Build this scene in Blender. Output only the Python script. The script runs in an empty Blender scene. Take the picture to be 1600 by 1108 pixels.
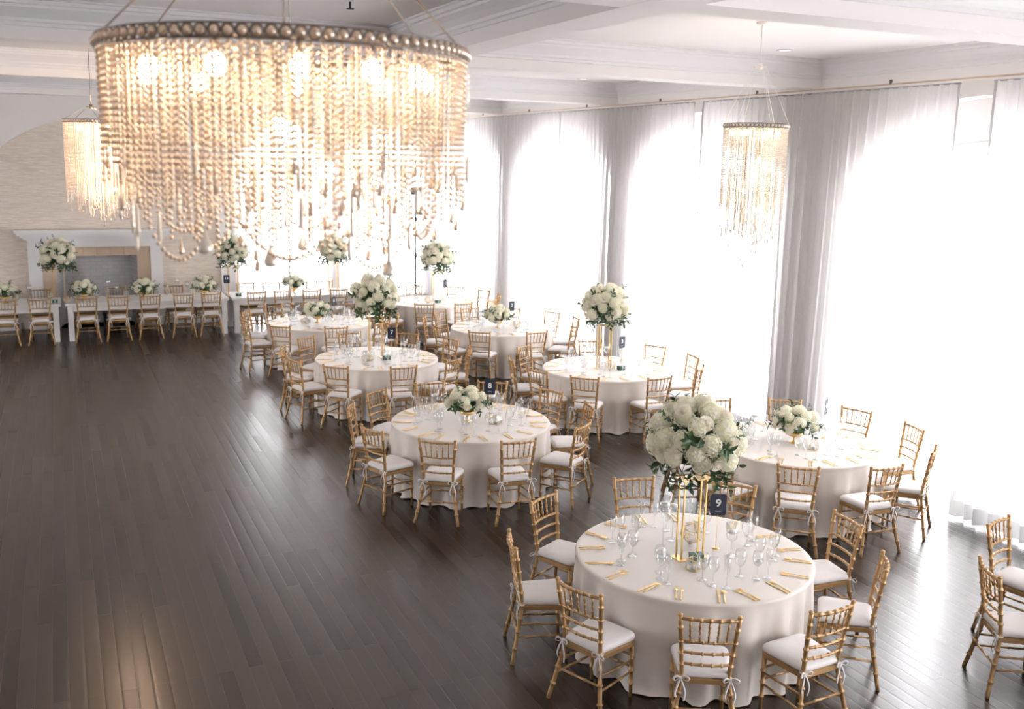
import bpy, math, random
import numpy as np
from mathutils import Matrix, Vector

# ------------------------------------------------------------------ camera
SC = bpy.context.scene
COL = SC.collection
PI = math.pi
FPX, PPX, PPY, CAMZ = 1556.0, 800.0, 533.0, 3.8


def unit(v):
    v = np.array(v, float)
    return v / np.linalg.norm(v)


dY = unit([85 - PPX, 232 - PPY, FPX])
dX = np.array([4273 - PPX, 326 - PPY, FPX])
dX = unit(dX / np.linalg.norm(dX) - dY * (dX / np.linalg.norm(dX)).dot(dY))
dZ = np.cross(dX, dY)
ROT = np.stack([dX, dY, dZ], 1)           # world -> (right, down, forward)
cam = bpy.data.cameras.new('camera')
cam_ob = bpy.data.objects.new('camera', cam)
COL.objects.link(cam_ob)
mw = Matrix.Identity(4)
for i in range(3):
    mw[i][0], mw[i][1], mw[i][2] = ROT[0, i], -ROT[1, i], -ROT[2, i]
mw[2][3] = CAMZ
cam_ob.matrix_world = mw
cam.sensor_width = 36.0
cam.lens = FPX / 1600.0 * 36.0
cam.shift_y = (PPY - 554.0) / 1600.0
cam.clip_start, cam.clip_end = 0.05, 200
cam.dof.use_dof = True
cam.dof.focus_distance = 8.5
cam.dof.aperture_fstop = 2.8
SC.camera = cam_ob

# ------------------------------------------------------------------ world, exposure, large lights
SC.view_settings.view_transform = 'Standard'
SC.view_settings.look = 'None'
SC.view_settings.exposure = 0.52
SC.view_settings.gamma = 1.0
SC.view_settings.use_curve_mapping = False
W = bpy.data.worlds.new('overcast_sky')
SC.world = W
W.use_nodes = True
W.node_tree.nodes['Background'].inputs[0].default_value = (0.985, 0.968, 1.0, 1)
W.node_tree.nodes['Background'].inputs[1].default_value = 11.0
SC.cycles.max_bounces = 8
SC.cycles.diffuse_bounces = 5
SC.cycles.glossy_bounces = 3
SC.cycles.transmission_bounces = 5
SC.cycles.transparent_max_bounces = 24
SC.cycles.caustics_reflective = False
SC.cycles.caustics_refractive = False
SC.cycles.sample_clamp_indirect = 6.0

XR, XL, XC = 9.03, -7.65, 0.65              # window wall, opposite wall, centre line
ZB, ZC = 4.77, 5.12                         # beam underside, ceiling
WIN_Y = [-1.97, 2.94, 7.84, 12.90, 17.66, 22.46]


def portal(name, loc, rot, sx, sy):
    l = bpy.data.lights.new(name, 'AREA')
    l.shape, l.size, l.size_y = 'RECTANGLE', sx, sy
    l.cycles.is_portal = True
    o = bpy.data.objects.new(name, l)
    o.location, o.rotation_euler = loc, rot
    COL.objects.link(o)


LEFT_Y = [12.90]
for y in WIN_Y:
    portal('daylight_portal', (XR + 0.45, y, 2.1), (0, PI / 2, 0), 4.2, 3.7)
for y in LEFT_Y:
    portal('daylight_portal', (XL - 0.45, y, 2.1), (0, -PI / 2, 0), 4.2, 3.7)

# ------------------------------------------------------------------ materials
MATS = {}


def nt(name):
    m = bpy.data.materials.new(name)
    m.use_nodes = True
    t = m.node_tree
    t.nodes.clear()
    out = t.nodes.new('ShaderNodeOutputMaterial')
    MATS[name] = m
    return m, t, out


def N(t, typ, **kw):
    n = t.nodes.new(typ)
    for k, v in kw.items():
        if k.startswith('i_'):
            key = k[2:]
            n.inputs[int(key) if key.isdigit() else key].default_value = v
        else:
            setattr(n, k, v)
    return n


def pbsdf(name, col, rough=0.5, metal=0.0, var=0.0, scale=8.0, bump=0.0, sheen=0.0, spec=0.5, stretch=(1, 1, 1)):
    m, t, out = nt(name)
    b = N(t, 'ShaderNodeBsdfPrincipled')
    b.inputs['Roughness'].default_value = rough
    b.inputs['Metallic'].default_value = metal
    b.inputs['Specular IOR Level'].default_value = spec
    if sheen:
        b.inputs['Sheen Weight'].default_value = sheen
    tc = N(t, 'ShaderNodeTexCoord')
    mp = N(t, 'ShaderNodeMapping')
    mp.inputs['Scale'].default_value = stretch
    t.links.new(tc.outputs['Object'], mp.inputs[0])
    nz = N(t, 'ShaderNodeTexNoise', i_Scale=scale, i_Detail=4.0)
    t.links.new(mp.outputs[0], nz.inputs['Vector'])
    mx = N(t, 'ShaderNodeMix', data_type='RGBA')
    c = np.array(col)
    mx.inputs['A'].default_value = (*np.clip(c * (1 - var), 0, 1), 1)
    mx.inputs['B'].default_value = (*np.clip(c * (1 + var), 0, 1), 1)
    t.links.new(nz.outputs['Fac'], mx.inputs['Factor'])
    t.links.new(mx.outputs['Result'], b.inputs['Base Color'])
    if bump:
        bp = N(t, 'ShaderNodeBump', i_Strength=bump, i_Distance=0.01)
        t.links.new(nz.outputs['Fac'], bp.inputs['Height'])
        t.links.new(bp.outputs[0], b.inputs['Normal'])
    t.links.new(b.outputs[0], out.inputs[0])
    return m


def petal(name, c1, c2):
    m, t, out = nt(name)
    tl, df = N(t, 'ShaderNodeBsdfTranslucent'), N(t, 'ShaderNodeBsdfDiffuse')
    tc = N(t, 'ShaderNodeTexCoord')
    nz = N(t, 'ShaderNodeTexNoise', i_Scale=28.0, i_Detail=3.0)
    t.links.new(tc.outputs['Object'], nz.inputs['Vector'])
    r = N(t, 'ShaderNodeValToRGB')
    r.color_ramp.elements[0].position, r.color_ramp.elements[1].position = 0.36, 0.58
    r.color_ramp.elements[0].color, r.color_ramp.elements[1].color = (*c2, 1), (*c1, 1)
    t.links.new(nz.outputs['Fac'], r.inputs[0])
    t.links.new(r.outputs[0], tl.inputs[0])
    t.links.new(r.outputs[0], df.inputs[0])
    mx = N(t, 'ShaderNodeMixShader', i_0=0.62)
    t.links.new(tl.outputs[0], mx.inputs[1])
    t.links.new(df.outputs[0], mx.inputs[2])
    t.links.new(mx.outputs[0], out.inputs[0])
    return m


WHITE = pbsdf('white_paint', (0.85, 0.825, 0.805), 0.55, var=0.015, scale=3)
CEIL = pbsdf('ceiling_paint', (0.86, 0.835, 0.82), 0.7, var=0.01, scale=2)
TRIM = pbsdf('gloss_trim_paint', (0.80, 0.795, 0.80), 0.4, var=0.01, scale=3)
GOLD = pbsdf('gold_painted_wood', (0.45, 0.272, 0.122), 0.36, metal=0.45, var=0.12, scale=25, stretch=(1, 1, 0.3))
BRASS = pbsdf('brushed_brass', (0.80, 0.56, 0.24), 0.28, metal=0.9, var=0.06, scale=40)
CUTL = pbsdf('gold_cutlery', (0.86, 0.60, 0.26), 0.32, metal=0.7, var=0.04, scale=30)
CUSH = pbsdf('white_cushion_cotton', (0.74, 0.71, 0.70), 0.85, var=0.03, scale=14, bump=0.12, sheen=0.2)
CLOTH = pbsdf('ivory_satin', (0.68, 0.625, 0.57), 0.46, var=0.03, scale=5, bump=0.03, sheen=0.25)
TABLEW = pbsdf('white_lacquer', (0.78, 0.765, 0.75), 0.4, var=0.03, scale=6)
TILE = pbsdf('beige_stone_tile', (0.60, 0.47, 0.35), 0.5, var=0.12, scale=4)
BLACKM = pbsdf('black_metal', (0.02, 0.02, 0.022), 0.45, var=0.1, scale=10)
NAVY = pbsdf('navy_card', (0.018, 0.025, 0.05), 0.6, var=0.08, scale=12)
PRINT = pbsdf('white_print', (0.85, 0.85, 0.85), 0.6, var=0.01, scale=9)
PETAL = petal('hydrangea_petals', (0.95, 0.94, 0.86), (0.89, 0.87, 0.63))
ROSE = petal('rose_petals', (0.95, 0.92, 0.85), (0.94, 0.87, 0.73))
LEAF = pbsdf('dark_leaves', (0.045, 0.10, 0.035), 0.45, var=0.35, scale=9)
EUCA = pbsdf('eucalyptus_leaves', (0.13, 0.20, 0.13), 0.6, var=0.3, scale=9)
GREENB = pbsdf('emerald_velvet', (0.01, 0.09, 0.06), 0.6, var=0.3, scale=30, sheen=0.3)
WAX = pbsdf('white_wax', (0.85, 0.83, 0.78), 0.5, var=0.02, scale=10)
RINGM = pbsdf('aged_silver', (0.20, 0.17, 0.15), 0.35, metal=0.7, var=0.15, scale=30)
CARTON = pbsdf('grey_board', (0.5, 0.5, 0.52), 0.6, var=0.03, scale=6)


def wallpaper():
    m, t, out = nt('grasscloth_wallpaper')
    b = N(t, 'ShaderNodeBsdfPrincipled', i_Roughness=0.8)
    tc = N(t, 'ShaderNodeTexCoord')
    mp = N(t, 'ShaderNodeMapping')
    mp.inputs['Scale'].default_value = (2.5, 2.5, 30)
    t.links.new(tc.outputs['Object'], mp.inputs[0])
    nz = N(t, 'ShaderNodeTexNoise', i_Scale=2.0, i_Detail=6.0, i_Roughness=0.65)
    t.links.new(mp.outputs[0], nz.inputs['Vector'])
    r = N(t, 'ShaderNodeValToRGB')
    r.color_ramp.elements[0].position, r.color_ramp.elements[1].position = 0.3, 0.72
    r.color_ramp.elements[0].color = (0.60, 0.515, 0.43, 1)
    r.color_ramp.elements[1].color = (0.88, 0.80, 0.715, 1)
    t.links.new(nz.outputs['Fac'], r.inputs[0])
    t.links.new(r.outputs[0], b.inputs['Base Color'])
    bp = N(t, 'ShaderNodeBump', i_Strength=0.25, i_Distance=0.01)
    t.links.new(nz.outputs['Fac'], bp.inputs['Height'])
    t.links.new(bp.outputs[0], b.inputs['Normal'])
    t.links.new(b.outputs[0], out.inputs[0])
    return m


def floorboards():
    m, t, out = nt('dark_oak_boards')
    b = N(t, 'ShaderNodeBsdfPrincipled')
    tc = N(t, 'ShaderNodeTexCoord')
    mp = N(t, 'ShaderNodeMapping')
    mp.inputs['Rotation'].default_value = (0, 0, PI / 2)
    t.links.new(tc.outputs['Object'], mp.inputs[0])
    br = N(t, 'ShaderNodeTexBrick', offset=0.37, offset_frequency=2, squash=1.0)
    br.inputs['Scale'].default_value = 1.0
    br.inputs['Brick Width'].default_value = 2.1
    br.inputs['Row Height'].default_value = 0.112
    br.inputs['Mortar Size'].default_value = 0.0022
    br.inputs['Mortar Smooth'].default_value = 0.3
    br.inputs['Color1'].default_value = (0.017, 0.0108, 0.0068, 1)
    br.inputs['Color2'].default_value = (0.036, 0.0225, 0.0135, 1)
    br.inputs['Mortar'].default_value = (0.075, 0.050, 0.031, 1)  # seams lighter than the boards: the glint of their edges put into the colour
    t.links.new(mp.outputs[0], br.inputs['Vector'])
    mp2 = N(t, 'ShaderNodeMapping')
    mp2.inputs['Scale'].default_value = (60, 3.0, 1)
    t.links.new(tc.outputs['Object'], mp2.inputs[0])
    gr = N(t, 'ShaderNodeTexNoise', i_Scale=1.0, i_Detail=6.0, i_Roughness=0.6)
    gr.inputs['Distortion'].default_value = 0.6
    t.links.new(mp2.outputs[0], gr.inputs['Vector'])
    mul = N(t, 'ShaderNodeMix', data_type='RGBA', blend_type='MULTIPLY')
    mul.inputs['Factor'].default_value = 0.17
    ramp = N(t, 'ShaderNodeValToRGB')
    ramp.color_ramp.elements[0].position, ramp.color_ramp.elements[1].position = 0.3, 0.7
    ramp.color_ramp.elements[0].color = (0.6, 0.6, 0.6, 1)
    ramp.color_ramp.elements[1].color = (1.25, 1.25, 1.25, 1)
    t.links.new(gr.outputs['Fac'], ramp.inputs[0])
    t.links.new(br.outputs['Color'], mul.inputs['A'])
    t.links.new(ramp.outputs[0], mul.inputs['B'])
    t.links.new(mul.outputs['Result'], b.inputs['Base Color'])
    rr = N(t, 'ShaderNodeMapRange')
    rr.inputs['To Min'].default_value, rr.inputs['To Max'].default_value = 0.24, 0.32
    t.links.new(br.outputs['Color'], rr.inputs['Value'])
    rr.inputs['From Min'].default_value, rr.inputs['From Max'].default_value = 0.01, 0.03
    t.links.new(rr.outputs[0], b.inputs['Roughness'])
    b.inputs['Specular IOR Level'].default_value = 0.55
    bp = N(t, 'ShaderNodeBump', i_Strength=0.13, i_Distance=0.004)
    sx = N(t, 'ShaderNodeSeparateXYZ')
    t.links.new(tc.outputs['Object'], sx.inputs[0])
    dv = N(t, 'ShaderNodeMath', operation='DIVIDE')
    dv.inputs[1].default_value = 0.112
    t.links.new(sx.outputs['X'], dv.inputs[0])
    fr = N(t, 'ShaderNodeMath', operation='PINGPONG')
    fr.inputs[1].default_value = 0.5
    t.links.new(dv.outputs[0], fr.inputs[0])
    ed = N(t, 'ShaderNodeMapRange', interpolation_type='SMOOTHSTEP')
    ed.inputs['From Min'].default_value, ed.inputs['From Max'].default_value = 0.0, 0.16
    t.links.new(fr.outputs[0], ed.inputs['Value'])
    t.links.new(ed.outputs[0], bp.inputs['Height'])
    t.links.new(bp.outputs[0], b.inputs['Normal'])
    t.links.new(b.outputs[0], out.inputs[0])
    return m


def sheer(name, transp, col, col_back=None):
    m, t, out = nt(name)
    tr = N(t, 'ShaderNodeBsdfTransparent')
    tr.inputs[0].default_value = (1, 1, 1, 1)
    tl = N(t, 'ShaderNodeBsdfTranslucent')
    tl.inputs[0].default_value = (*(col_back or col), 1)
    df = N(t, 'ShaderNodeBsdfDiffuse')
    df.inputs[0].default_value = (*col, 1)
    tc = N(t, 'ShaderNodeTexCoord')
    mp = N(t, 'ShaderNodeMapping')
    mp.inputs['Scale'].default_value = (60, 60, 4)
    t.links.new(tc.outputs['Object'], mp.inputs[0])
    nz = N(t, 'ShaderNodeTexNoise', i_Scale=3.0, i_Detail=2.0)
    t.links.new(mp.outputs[0], nz.inputs['Vector'])
    mr = N(t, 'ShaderNodeMapRange')
    mr.inputs['To Min'].default_value, mr.inputs['To Max'].default_value = transp * 0.6, transp * 1.4
    t.links.new(nz.outputs['Fac'], mr.inputs['Value'])
    m1 = N(t, 'ShaderNodeMixShader', i_0=0.5)
    t.links.new(tl.outputs[0], m1.inputs[1])
    t.links.new(df.outputs[0], m1.inputs[2])
    m2 = N(t, 'ShaderNodeMixShader')
    t.links.new(mr.outputs[0], m2.inputs[0])
    t.links.new(m1.outputs[0], m2.inputs[1])
    t.links.new(tr.outputs[0], m2.inputs[2])
    t.links.new(m2.outputs[0], out.inputs[0])
    return m


def thin_glass(name, tint, base, edge):
    m, t, out = nt(name)
    tr = N(t, 'ShaderNodeBsdfTransparent')
    tr.inputs[0].default_value = (*tint, 1)
    gl = N(t, 'ShaderNodeBsdfGlossy')
    gl.inputs['Roughness'].default_value = 0.04
    lw = N(t, 'ShaderNodeLayerWeight', i_Blend=0.35)
    mr = N(t, 'ShaderNodeMapRange')
    mr.inputs['To Min'].default_value, mr.inputs['To Max'].default_value = base, edge
    nz = N(t, 'ShaderNodeTexNoise', i_Scale=40.0)
    mth = N(t, 'ShaderNodeMath', operation='MULTIPLY_ADD')
    mth.inputs[1].default_value = 0.03
    t.links.new(nz.outputs['Fac'], mth.inputs[0])
    t.links.new(lw.outputs['Facing'], mth.inputs[2])
    t.links.new(mth.outputs[0], mr.inputs['Value'])
    mx = N(t, 'ShaderNodeMixShader')
    t.links.new(mr.outputs[0], mx.inputs[0])
    t.links.new(tr.outputs[0], mx.inputs[1])
    t.links.new(gl.outputs[0], mx.inputs[2])
    t.links.new(mx.outputs[0], out.inputs[0])
    return m


def bead_mat(name, col, tl_w, gl_w):
    m, t, out = nt(name)
    tl = N(t, 'ShaderNodeBsdfTranslucent')
    df = N(t, 'ShaderNodeBsdfDiffuse')
    gl = N(t, 'ShaderNodeBsdfGlossy', i_Roughness=0.08)
    gl.inputs[0].default_value = (1, 0.95, 0.88, 1)
    tc = N(t, 'ShaderNodeTexCoord')
    nz = N(t, 'ShaderNodeTexNoise', i_Scale=35.0, i_Detail=2.0)
    t.links.new(tc.outputs['Object'], nz.inputs['Vector'])
    mx = N(t, 'ShaderNodeMix', data_type='RGBA')
    mx.inputs['A'].default_value = (*[c * 0.8 for c in col], 1)
    mx.inputs['B'].default_value = (*[min(1, c * 1.12) for c in col], 1)
    t.links.new(nz.outputs['Fac'], mx.inputs['Factor'])
    t.links.new(mx.outputs['Result'], tl.inputs[0])
    t.links.new(mx.outputs['Result'], df.inputs[0])
    m1 = N(t, 'ShaderNodeMixShader', i_0=1 - tl_w)
    t.links.new(tl.outputs[0], m1.inputs[1])
    t.links.new(df.outputs[0], m1.inputs[2])
    m2 = N(t, 'ShaderNodeMixShader', i_0=gl_w)
    t.links.new(m1.outputs[0], m2.inputs[1])
    t.links.new(gl.outputs[0], m2.inputs[2])
    t.links.new(m2.outputs[0], out.inputs[0])
    return m


def emit(name, col, s):
    m, t, out = nt(name)
    e = N(t, 'ShaderNodeEmission')
    e.inputs[0].default_value = (*col, 1)
    e.inputs[1].default_value = s
    t.links.new(e.outputs[0], out.inputs[0])
    return m


def brickpaint():
    m, t, out = nt('painted_firebrick')
    b = N(t, 'ShaderNodeBsdfPrincipled', i_Roughness=0.7)
    tc = N(t, 'ShaderNodeTexCoord')
    mp = N(t, 'ShaderNodeMapping')
    mp.inputs['Rotation'].default_value = (PI / 2, 0, 0)
    t.links.new(tc.outputs['Object'], mp.inputs[0])
    br = N(t, 'ShaderNodeTexBrick')
    br.inputs['Scale'].default_value = 1.0
    br.inputs['Brick Width'].default_value = 0.24
    br.inputs['Row Height'].default_value = 0.08
    br.inputs['Mortar Size'].default_value = 0.008
    br.inputs['Color1'].default_value = (0.55, 0.54, 0.54, 1)
    br.inputs['Color2'].default_value = (0.62, 0.61, 0.61, 1)
    br.inputs['Mortar'].default_value = (0.52, 0.51, 0.51, 1)
    t.links.new(mp.outputs[0], br.inputs['Vector'])
    t.links.new(br.outputs['Color'], b.inputs['Base Color'])
    t.links.new(b.outputs[0], out.inputs[0])
    return m


PAVING = pbsdf('pale_paving', (0.86, 0.85, 0.85), 0.8, var=0.06, scale=0.8)
PAPER = wallpaper()
FLOOR = floorboards()
SHEER = sheer('sheer_voile', 0.13, (0.72, 0.71, 0.705))
HEM = sheer('voile_hem', 0.015, (0.74, 0.73, 0.73), (0.17, 0.168, 0.168))
STEM = thin_glass('stemware_glass', (0.97, 0.98, 0.985), 0.05, 0.75)
PANE = thin_glass('window_glass', (0.98, 0.99, 0.99), 0.02, 0.2)
BEAD = bead_mat('amber_crystal', (0.95, 0.71, 0.52), 0.4, 0.42)
BEADC = bead_mat('clear_crystal', (0.93, 0.88, 0.82), 0.5, 0.30)
BULB = emit('warm_bulb', (1.0, 0.80, 0.55), 22.0)
LENS = emit('downlight_lens', (1.0, 0.93, 0.85), 2.5)
BRICK = brickpaint()


# ------------------------------------------------------------------ mesh helpers
class MB:
    def __init__(s):
        s.v, s.f = [], []

    def add(s, vs, fs):
        o = len(s.v)
        s.v.extend([tuple(map(float, p)) for p in vs])
        s.f.extend([tuple(i + o for i in f) for f in fs])

    def box(s, lo, hi):
        (a, b, c), (d, e, f) = lo, hi
        s.add([(a, b, c), (d, b, c), (d, e, c), (a, e, c), (a, b, f), (d, b, f), (d, e, f), (a, e, f)],
              [(0, 3, 2, 1), (4, 5, 6, 7), (0, 1, 5, 4), (1, 2, 6, 5), (2, 3, 7, 6), (3, 0, 4, 7)])

    def obox(s, c, ax, ay, az):
        c, ax, ay, az = map(np.array, (c, ax, ay, az))
        vs = [c + i * ax + j * ay + k * az for k in (-1, 1) for i, j in ((-1, -1), (1, -1), (1, 1), (-1, 1))]
        s.add(vs, [(0, 3, 2, 1), (4, 5, 6, 7), (0, 1, 5, 4), (1, 2, 6, 5), (2, 3, 7, 6), (3, 0, 4, 7)])

    def tube(s, pts, rad, n=8, cap=True, flat=None, up=(0.31, 0.2, 0.93), closed=False):
        P = np.array(pts, float)
        m = len(P)
        R = np.full(m, rad, float) if np.isscalar(rad) else np.array(rad, float)
        T = np.gradient(P, axis=0)
        if closed:
            T = np.roll(P, -1, 0) - np.roll(P, 1, 0)
        vs = []
        u = np.array(up, float)
        for i in range(m):
            t = T[i] / (np.linalg.norm(T[i]) + 1e-12)
            u = u - t * u.dot(t)
            u /= np.linalg.norm(u) + 1e-12
            w = np.cross(t, u)
            for k in range(n):
                a = 2 * PI * k / n
                fl = 1.0 if flat is None else flat
                vs.append(P[i] + R[i] * (math.cos(a) * u + fl * math.sin(a) * w))
        fs = []
        for i in range(m if closed else m - 1):
            j = (i + 1) % m
            for k in range(n):
                l = (k + 1) % n
                fs.append((i * n + k, i * n + l, j * n + l, j * n + k))
        if cap and not closed:
            fs.append(tuple(range(n - 1, -1, -1)))
            fs.append(tuple((m - 1) * n + k for k in range(n)))
        s.add(vs, fs)

    def lathe(s, prof, n=20, c=(0, 0, 0)):
        vs, fs = [], []
        for r, z in prof:
            for k in range(n):
                a = 2 * PI * k / n
                vs.append((c[0] + r * math.cos(a), c[1] + r * math.sin(a), c[2] + z))
        for i in range(len(prof) - 1):
            for k in range(n):
                l = (k + 1) % n
                fs.append((i * n + k, i * n + l, (i + 1) * n + l, (i + 1) * n + k))
        s.add(vs, fs)

    def ball(s, c, r, nu=8, nv=6, sc=(1, 1, 1)):
        vs = [(c[0], c[1], c[2] - r * sc[2])]
        for i in range(1, nv):
            p = PI * i / nv
            for k in range(nu):
                a = 2 * PI * k / nu
                vs.append((c[0] + r * sc[0] * math.sin(p) * math.cos(a), c[1] + r * sc[1] * math.sin(p) * math.sin(a), c[2] - r * sc[2] * math.cos(p)))
        vs.append((c[0], c[1], c[2] + r * sc[2]))
        fs = [(0, 1 + (k + 1) % nu, 1 + k) for k in range(nu)]
        for i in range(nv - 2):
            for k in range(nu):
                l = (k + 1) % nu
                a = 1 + i * nu
                fs.append((a + k, a + l, a + nu + l, a + nu + k))
        b = 1 + (nv - 2) * nu
        fs += [(b + k, b + (k + 1) % nu, len(vs) - 1) for k in range(nu)]
        s.add(vs, fs)

    def mesh(s, name, mat, smooth=True):
        me = bpy.data.meshes.new(name)
        me.from_pydata(s.v, [], s.f)
        if smooth:
            me.polygons.foreach_set('use_smooth', [True] * len(me.polygons))
        me.materials.append(mat)
        me.update()
        return me

    def build(s, name, mat, parent=None, smooth=True, loc=None):
        return obj(name, s.mesh(name, mat, smooth), parent, loc)


def obj(name, me, parent=None, loc=None):
    o = bpy.data.objects.new(name, me)
    COL.objects.link(o)
    if parent is not None:
        o.parent = parent
    if loc is not None:
        o.location = loc
    return o


def tag(o, label=None, cat=None, group=None, kind=None):
    for k, v in (('label', label), ('category', cat), ('group', group), ('kind', kind)):
        if v:
            o[k] = v
    return o


def thing(name, label, cat, loc=(0, 0, 0), rz=0.0, group=None):
    o = bpy.data.objects.new(name, None)
    o.empty_display_size = 0.1
    COL.objects.link(o)
    o.location = loc
    o.rotation_euler = (0, 0, rz)
    return tag(o, label, cat, group)


def copy_tree(o, loc, rz, label, group=None):
    kids = KIDS.setdefault(o.name, [(c, list(c.children)) for c in o.children])
    r = o.copy()
    COL.objects.link(r)
    r.location, r.rotation_euler = loc, (0, 0, rz)
    r['label'] = label
    if group:
        r['group'] = group
    for c, gs in kids:
        c2 = c.copy()
        COL.objects.link(c2)
        c2.parent = r
        for g in gs:
            g2 = g.copy()
            COL.objects.link(g2)
            g2.parent = c2
    return r


KIDS = {}


def struct(name, mb, mat, smooth=False, parent=None):
    o = mb.build(name, mat, parent, smooth)
    if parent is None:
        o['kind'] = 'structure'
    return o


def arch_pts(uc, hw, z0, zs, za, n=28):
    p = [(uc - hw, z0), (uc - hw, zs)]
    for i in range(1, n):
        a = PI - PI * i / n
        p.append((uc + hw * math.cos(a), zs + (za - zs) * math.sin(a)))
    return p + [(uc + hw, zs), (uc + hw, z0)]


def arch_wall(name, mat, O, U, Nn, u0, u1, z0, z1, ops, depth):
    """a wall with arched openings; O base point, U along the wall, Nn outward"""
    mb = MB()
    O, U, Nn = (np.array(a, float) for a in (O, U, Nn))
    pt = lambda u, z, d: O + U * u + Nn * d + np.array([0, 0, z])
    for d in (0, depth):
        e = u0
        for op in ops:
            uc, hw = op[0], op[1]
            mb.add([pt(e, z0, d), pt(uc - hw, z0, d), pt(uc - hw, z1, d), pt(e, z1, d)], [(0, 1, 2, 3)])
            ap = arch_pts(uc, hw, z0, op[2], op[3])
            for (a, b), (c, dd) in zip(ap[1:-2], ap[2:-1]):
                mb.add([pt(a, b, d), pt(c, dd, d), pt(c, z1, d), pt(a, z1, d)], [(0, 1, 2, 3)])
            e = uc + hw
        mb.add([pt(e, z0, d), pt(u1, z0, d), pt(u1, z1, d), pt(e, z1, d)], [(0, 1, 2, 3)])
    for op in ops:
        ap = arch_pts(op[0], op[1], z0, op[2], op[3])
        for (a, b), (c, dd) in zip(ap[:-1], ap[1:]):
            mb.add([pt(a, b, 0), pt(a, b, depth), pt(c, dd, depth), pt(c, dd, 0)], [(0, 1, 2, 3)])
    return struct(name, mb, mat)


def arch_window(i, O, U, Nn, uc, hw, zs, za, depth):
    O, U, Nn = (np.array(a, float) for a in (O, U, Nn))
    w = bpy.data.objects.new('window_%d' % i, None)
    COL.objects.link(w)
    w['kind'] = 'structure'
    w.location = tuple(O + U * uc + Nn * depth)
    rel = lambda u, z: U * (u - uc) + np.array([0, 0, z])
    ap = arch_pts(uc, hw - 0.03, 0.02, zs, za - 0.03)
    mb = MB()
    mb.tube([rel(u, z) for u, z in ap], 0.03, n=4, up=tuple(Nn))
    mb.build('window_frame', TRIM, w, False)
    mb = MB()
    c = rel(uc, 1.5)
    P = [rel(u, z) for u, z in ap]
    mb.add([c] + P, [(0, k + 1, k + 2) for k in range(len(P) - 1)] + [(0, len(P), 1)])
    mb.build('window_pane', PANE, w, False)
    return w


# ------------------------------------------------------------------ the room
YN, YB, YA = -4.5, 23.2, 25.1               # wall behind the camera, chimney wall, alcove wall
mb = MB()
mb.add([(XL - 0.5, YN - 0.3, 0), (XR + 0.5, YN - 0.3, 0), (XR + 0.5, YA + 0.5, 0), (XL - 0.5, YA + 0.5, 0)], [(0, 1, 2, 3)])
struct('floor', mb, FLOOR)
mb = MB()
mb.add([(-90, -90, -0.25), (90, -90, -0.25), (90, 90, -0.25), (-90, 90, -0.25)], [(0, 1, 2, 3)])
struct('ground', mb, PAVING)
mb = MB()
mb.box((XL - 0.5, YN - 0.3, ZC), (XR + 0.5, YA + 0.5, ZC + 0.1))
struct('ceiling', mb, CEIL)

inner = [(y, 1.95, 3.35, 4.57) for y in WIN_Y]
outer = [(y, 1.80, 3.25, 4.12) for y in WIN_Y]
arch_wall('wall_right', WHITE, (XR, 0, 0), (0, 1, 0), (1, 0, 0), YN, YA + 0.3, 0, ZC, inner, 0.25)
arch_wall('trim_1', WHITE, (XR + 0.25, 0, 0), (0, 1, 0), (1, 0, 0), YN, YA + 0.3, 0, ZC, outer, 0.12)
arch_wall('wall_left', WHITE, (XL, 0, 0), (0, 1, 0), (-1, 0, 0), YN, YA + 0.3, 0, ZC, [q for q in inner if q[0] in LEFT_Y], 0.25)
arch_wall('trim_2', WHITE, (XL - 0.25, 0, 0), (0, 1, 0), (-1, 0, 0), YN, YA + 0.3, 0, ZC, [q for q in outer if q[0] in LEFT_Y], 0.12)
for i, y in enumerate(WIN_Y):
    arch_window(i + 1, (XR, 0, 0), (0, 1, 0), (1, 0, 0), y, 1.80, 3.25, 4.12, 0.31)
    if y in LEFT_Y:
        arch_window(i + 21, (XL, 0, 0), (0, 1, 0), (-1, 0, 0), y, 1.80, 3.25, 4.12, 0.31)
mb = MB()
mb.box((XL - 0.4, YN - 0.2, 0), (XR + 0.4, YN, ZC))
struct('wall_rear', mb, WHITE)

# chimney wall: white wall with a papered arch, then the alcove on the window side
AX0, AX1 = 0.68, 2.62                       # arch centre and half width
arch_wall('wall_back', WHITE, (0, YB, 0), (1, 0, 0), (0, 1, 0), XL - 0.3, 3.62, 0, ZC, [(AX0, AX1, 1.75, 4.43)], 0.10)
mb = MB()                                    # papered wall with the firebox opening
FX0, FX1, FZ = -0.10, 1.52, 1.55
yp = YB + 0.10
for a, b, c, d in ((AX0 - AX1 - 0.1, FX0, 0, 4.6), (FX1, AX0 + AX1 + 0.1, 0, 4.6), (FX0, FX1, FZ, 4.6)):
    mb.add([(a, yp, c), (b, yp, c), (b, yp, d), (a, yp, d)], [(0, 1, 2, 3)])
struct('wall_papered', mb, PAPER)
mb = MB()
mb.box((3.52, YB + 0.1, 0), (3.62, YA, ZC))
struct('wall_return', mb, WHITE)
AWIN = [5.15, 7.75]
arch_wall('wall_alcove', WHITE, (0, YA, 0), (1, 0, 0), (0, 1, 0), 3.5, XR + 0.3, 0, ZC, [(x, 1.12, 3.35, 4.4) for x in AWIN], 0.3)
for i, x in enumerate(AWIN):
    arch_window(i + 41, (0, YA, 0), (1, 0, 0), (0, 1, 0), x, 1.12, 3.35, 4.4, 0.2)
    portal('daylight_portal', (x, YA + 0.35, 2.1), (-PI / 2, 0, 0), 2.3, 4.2)

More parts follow.
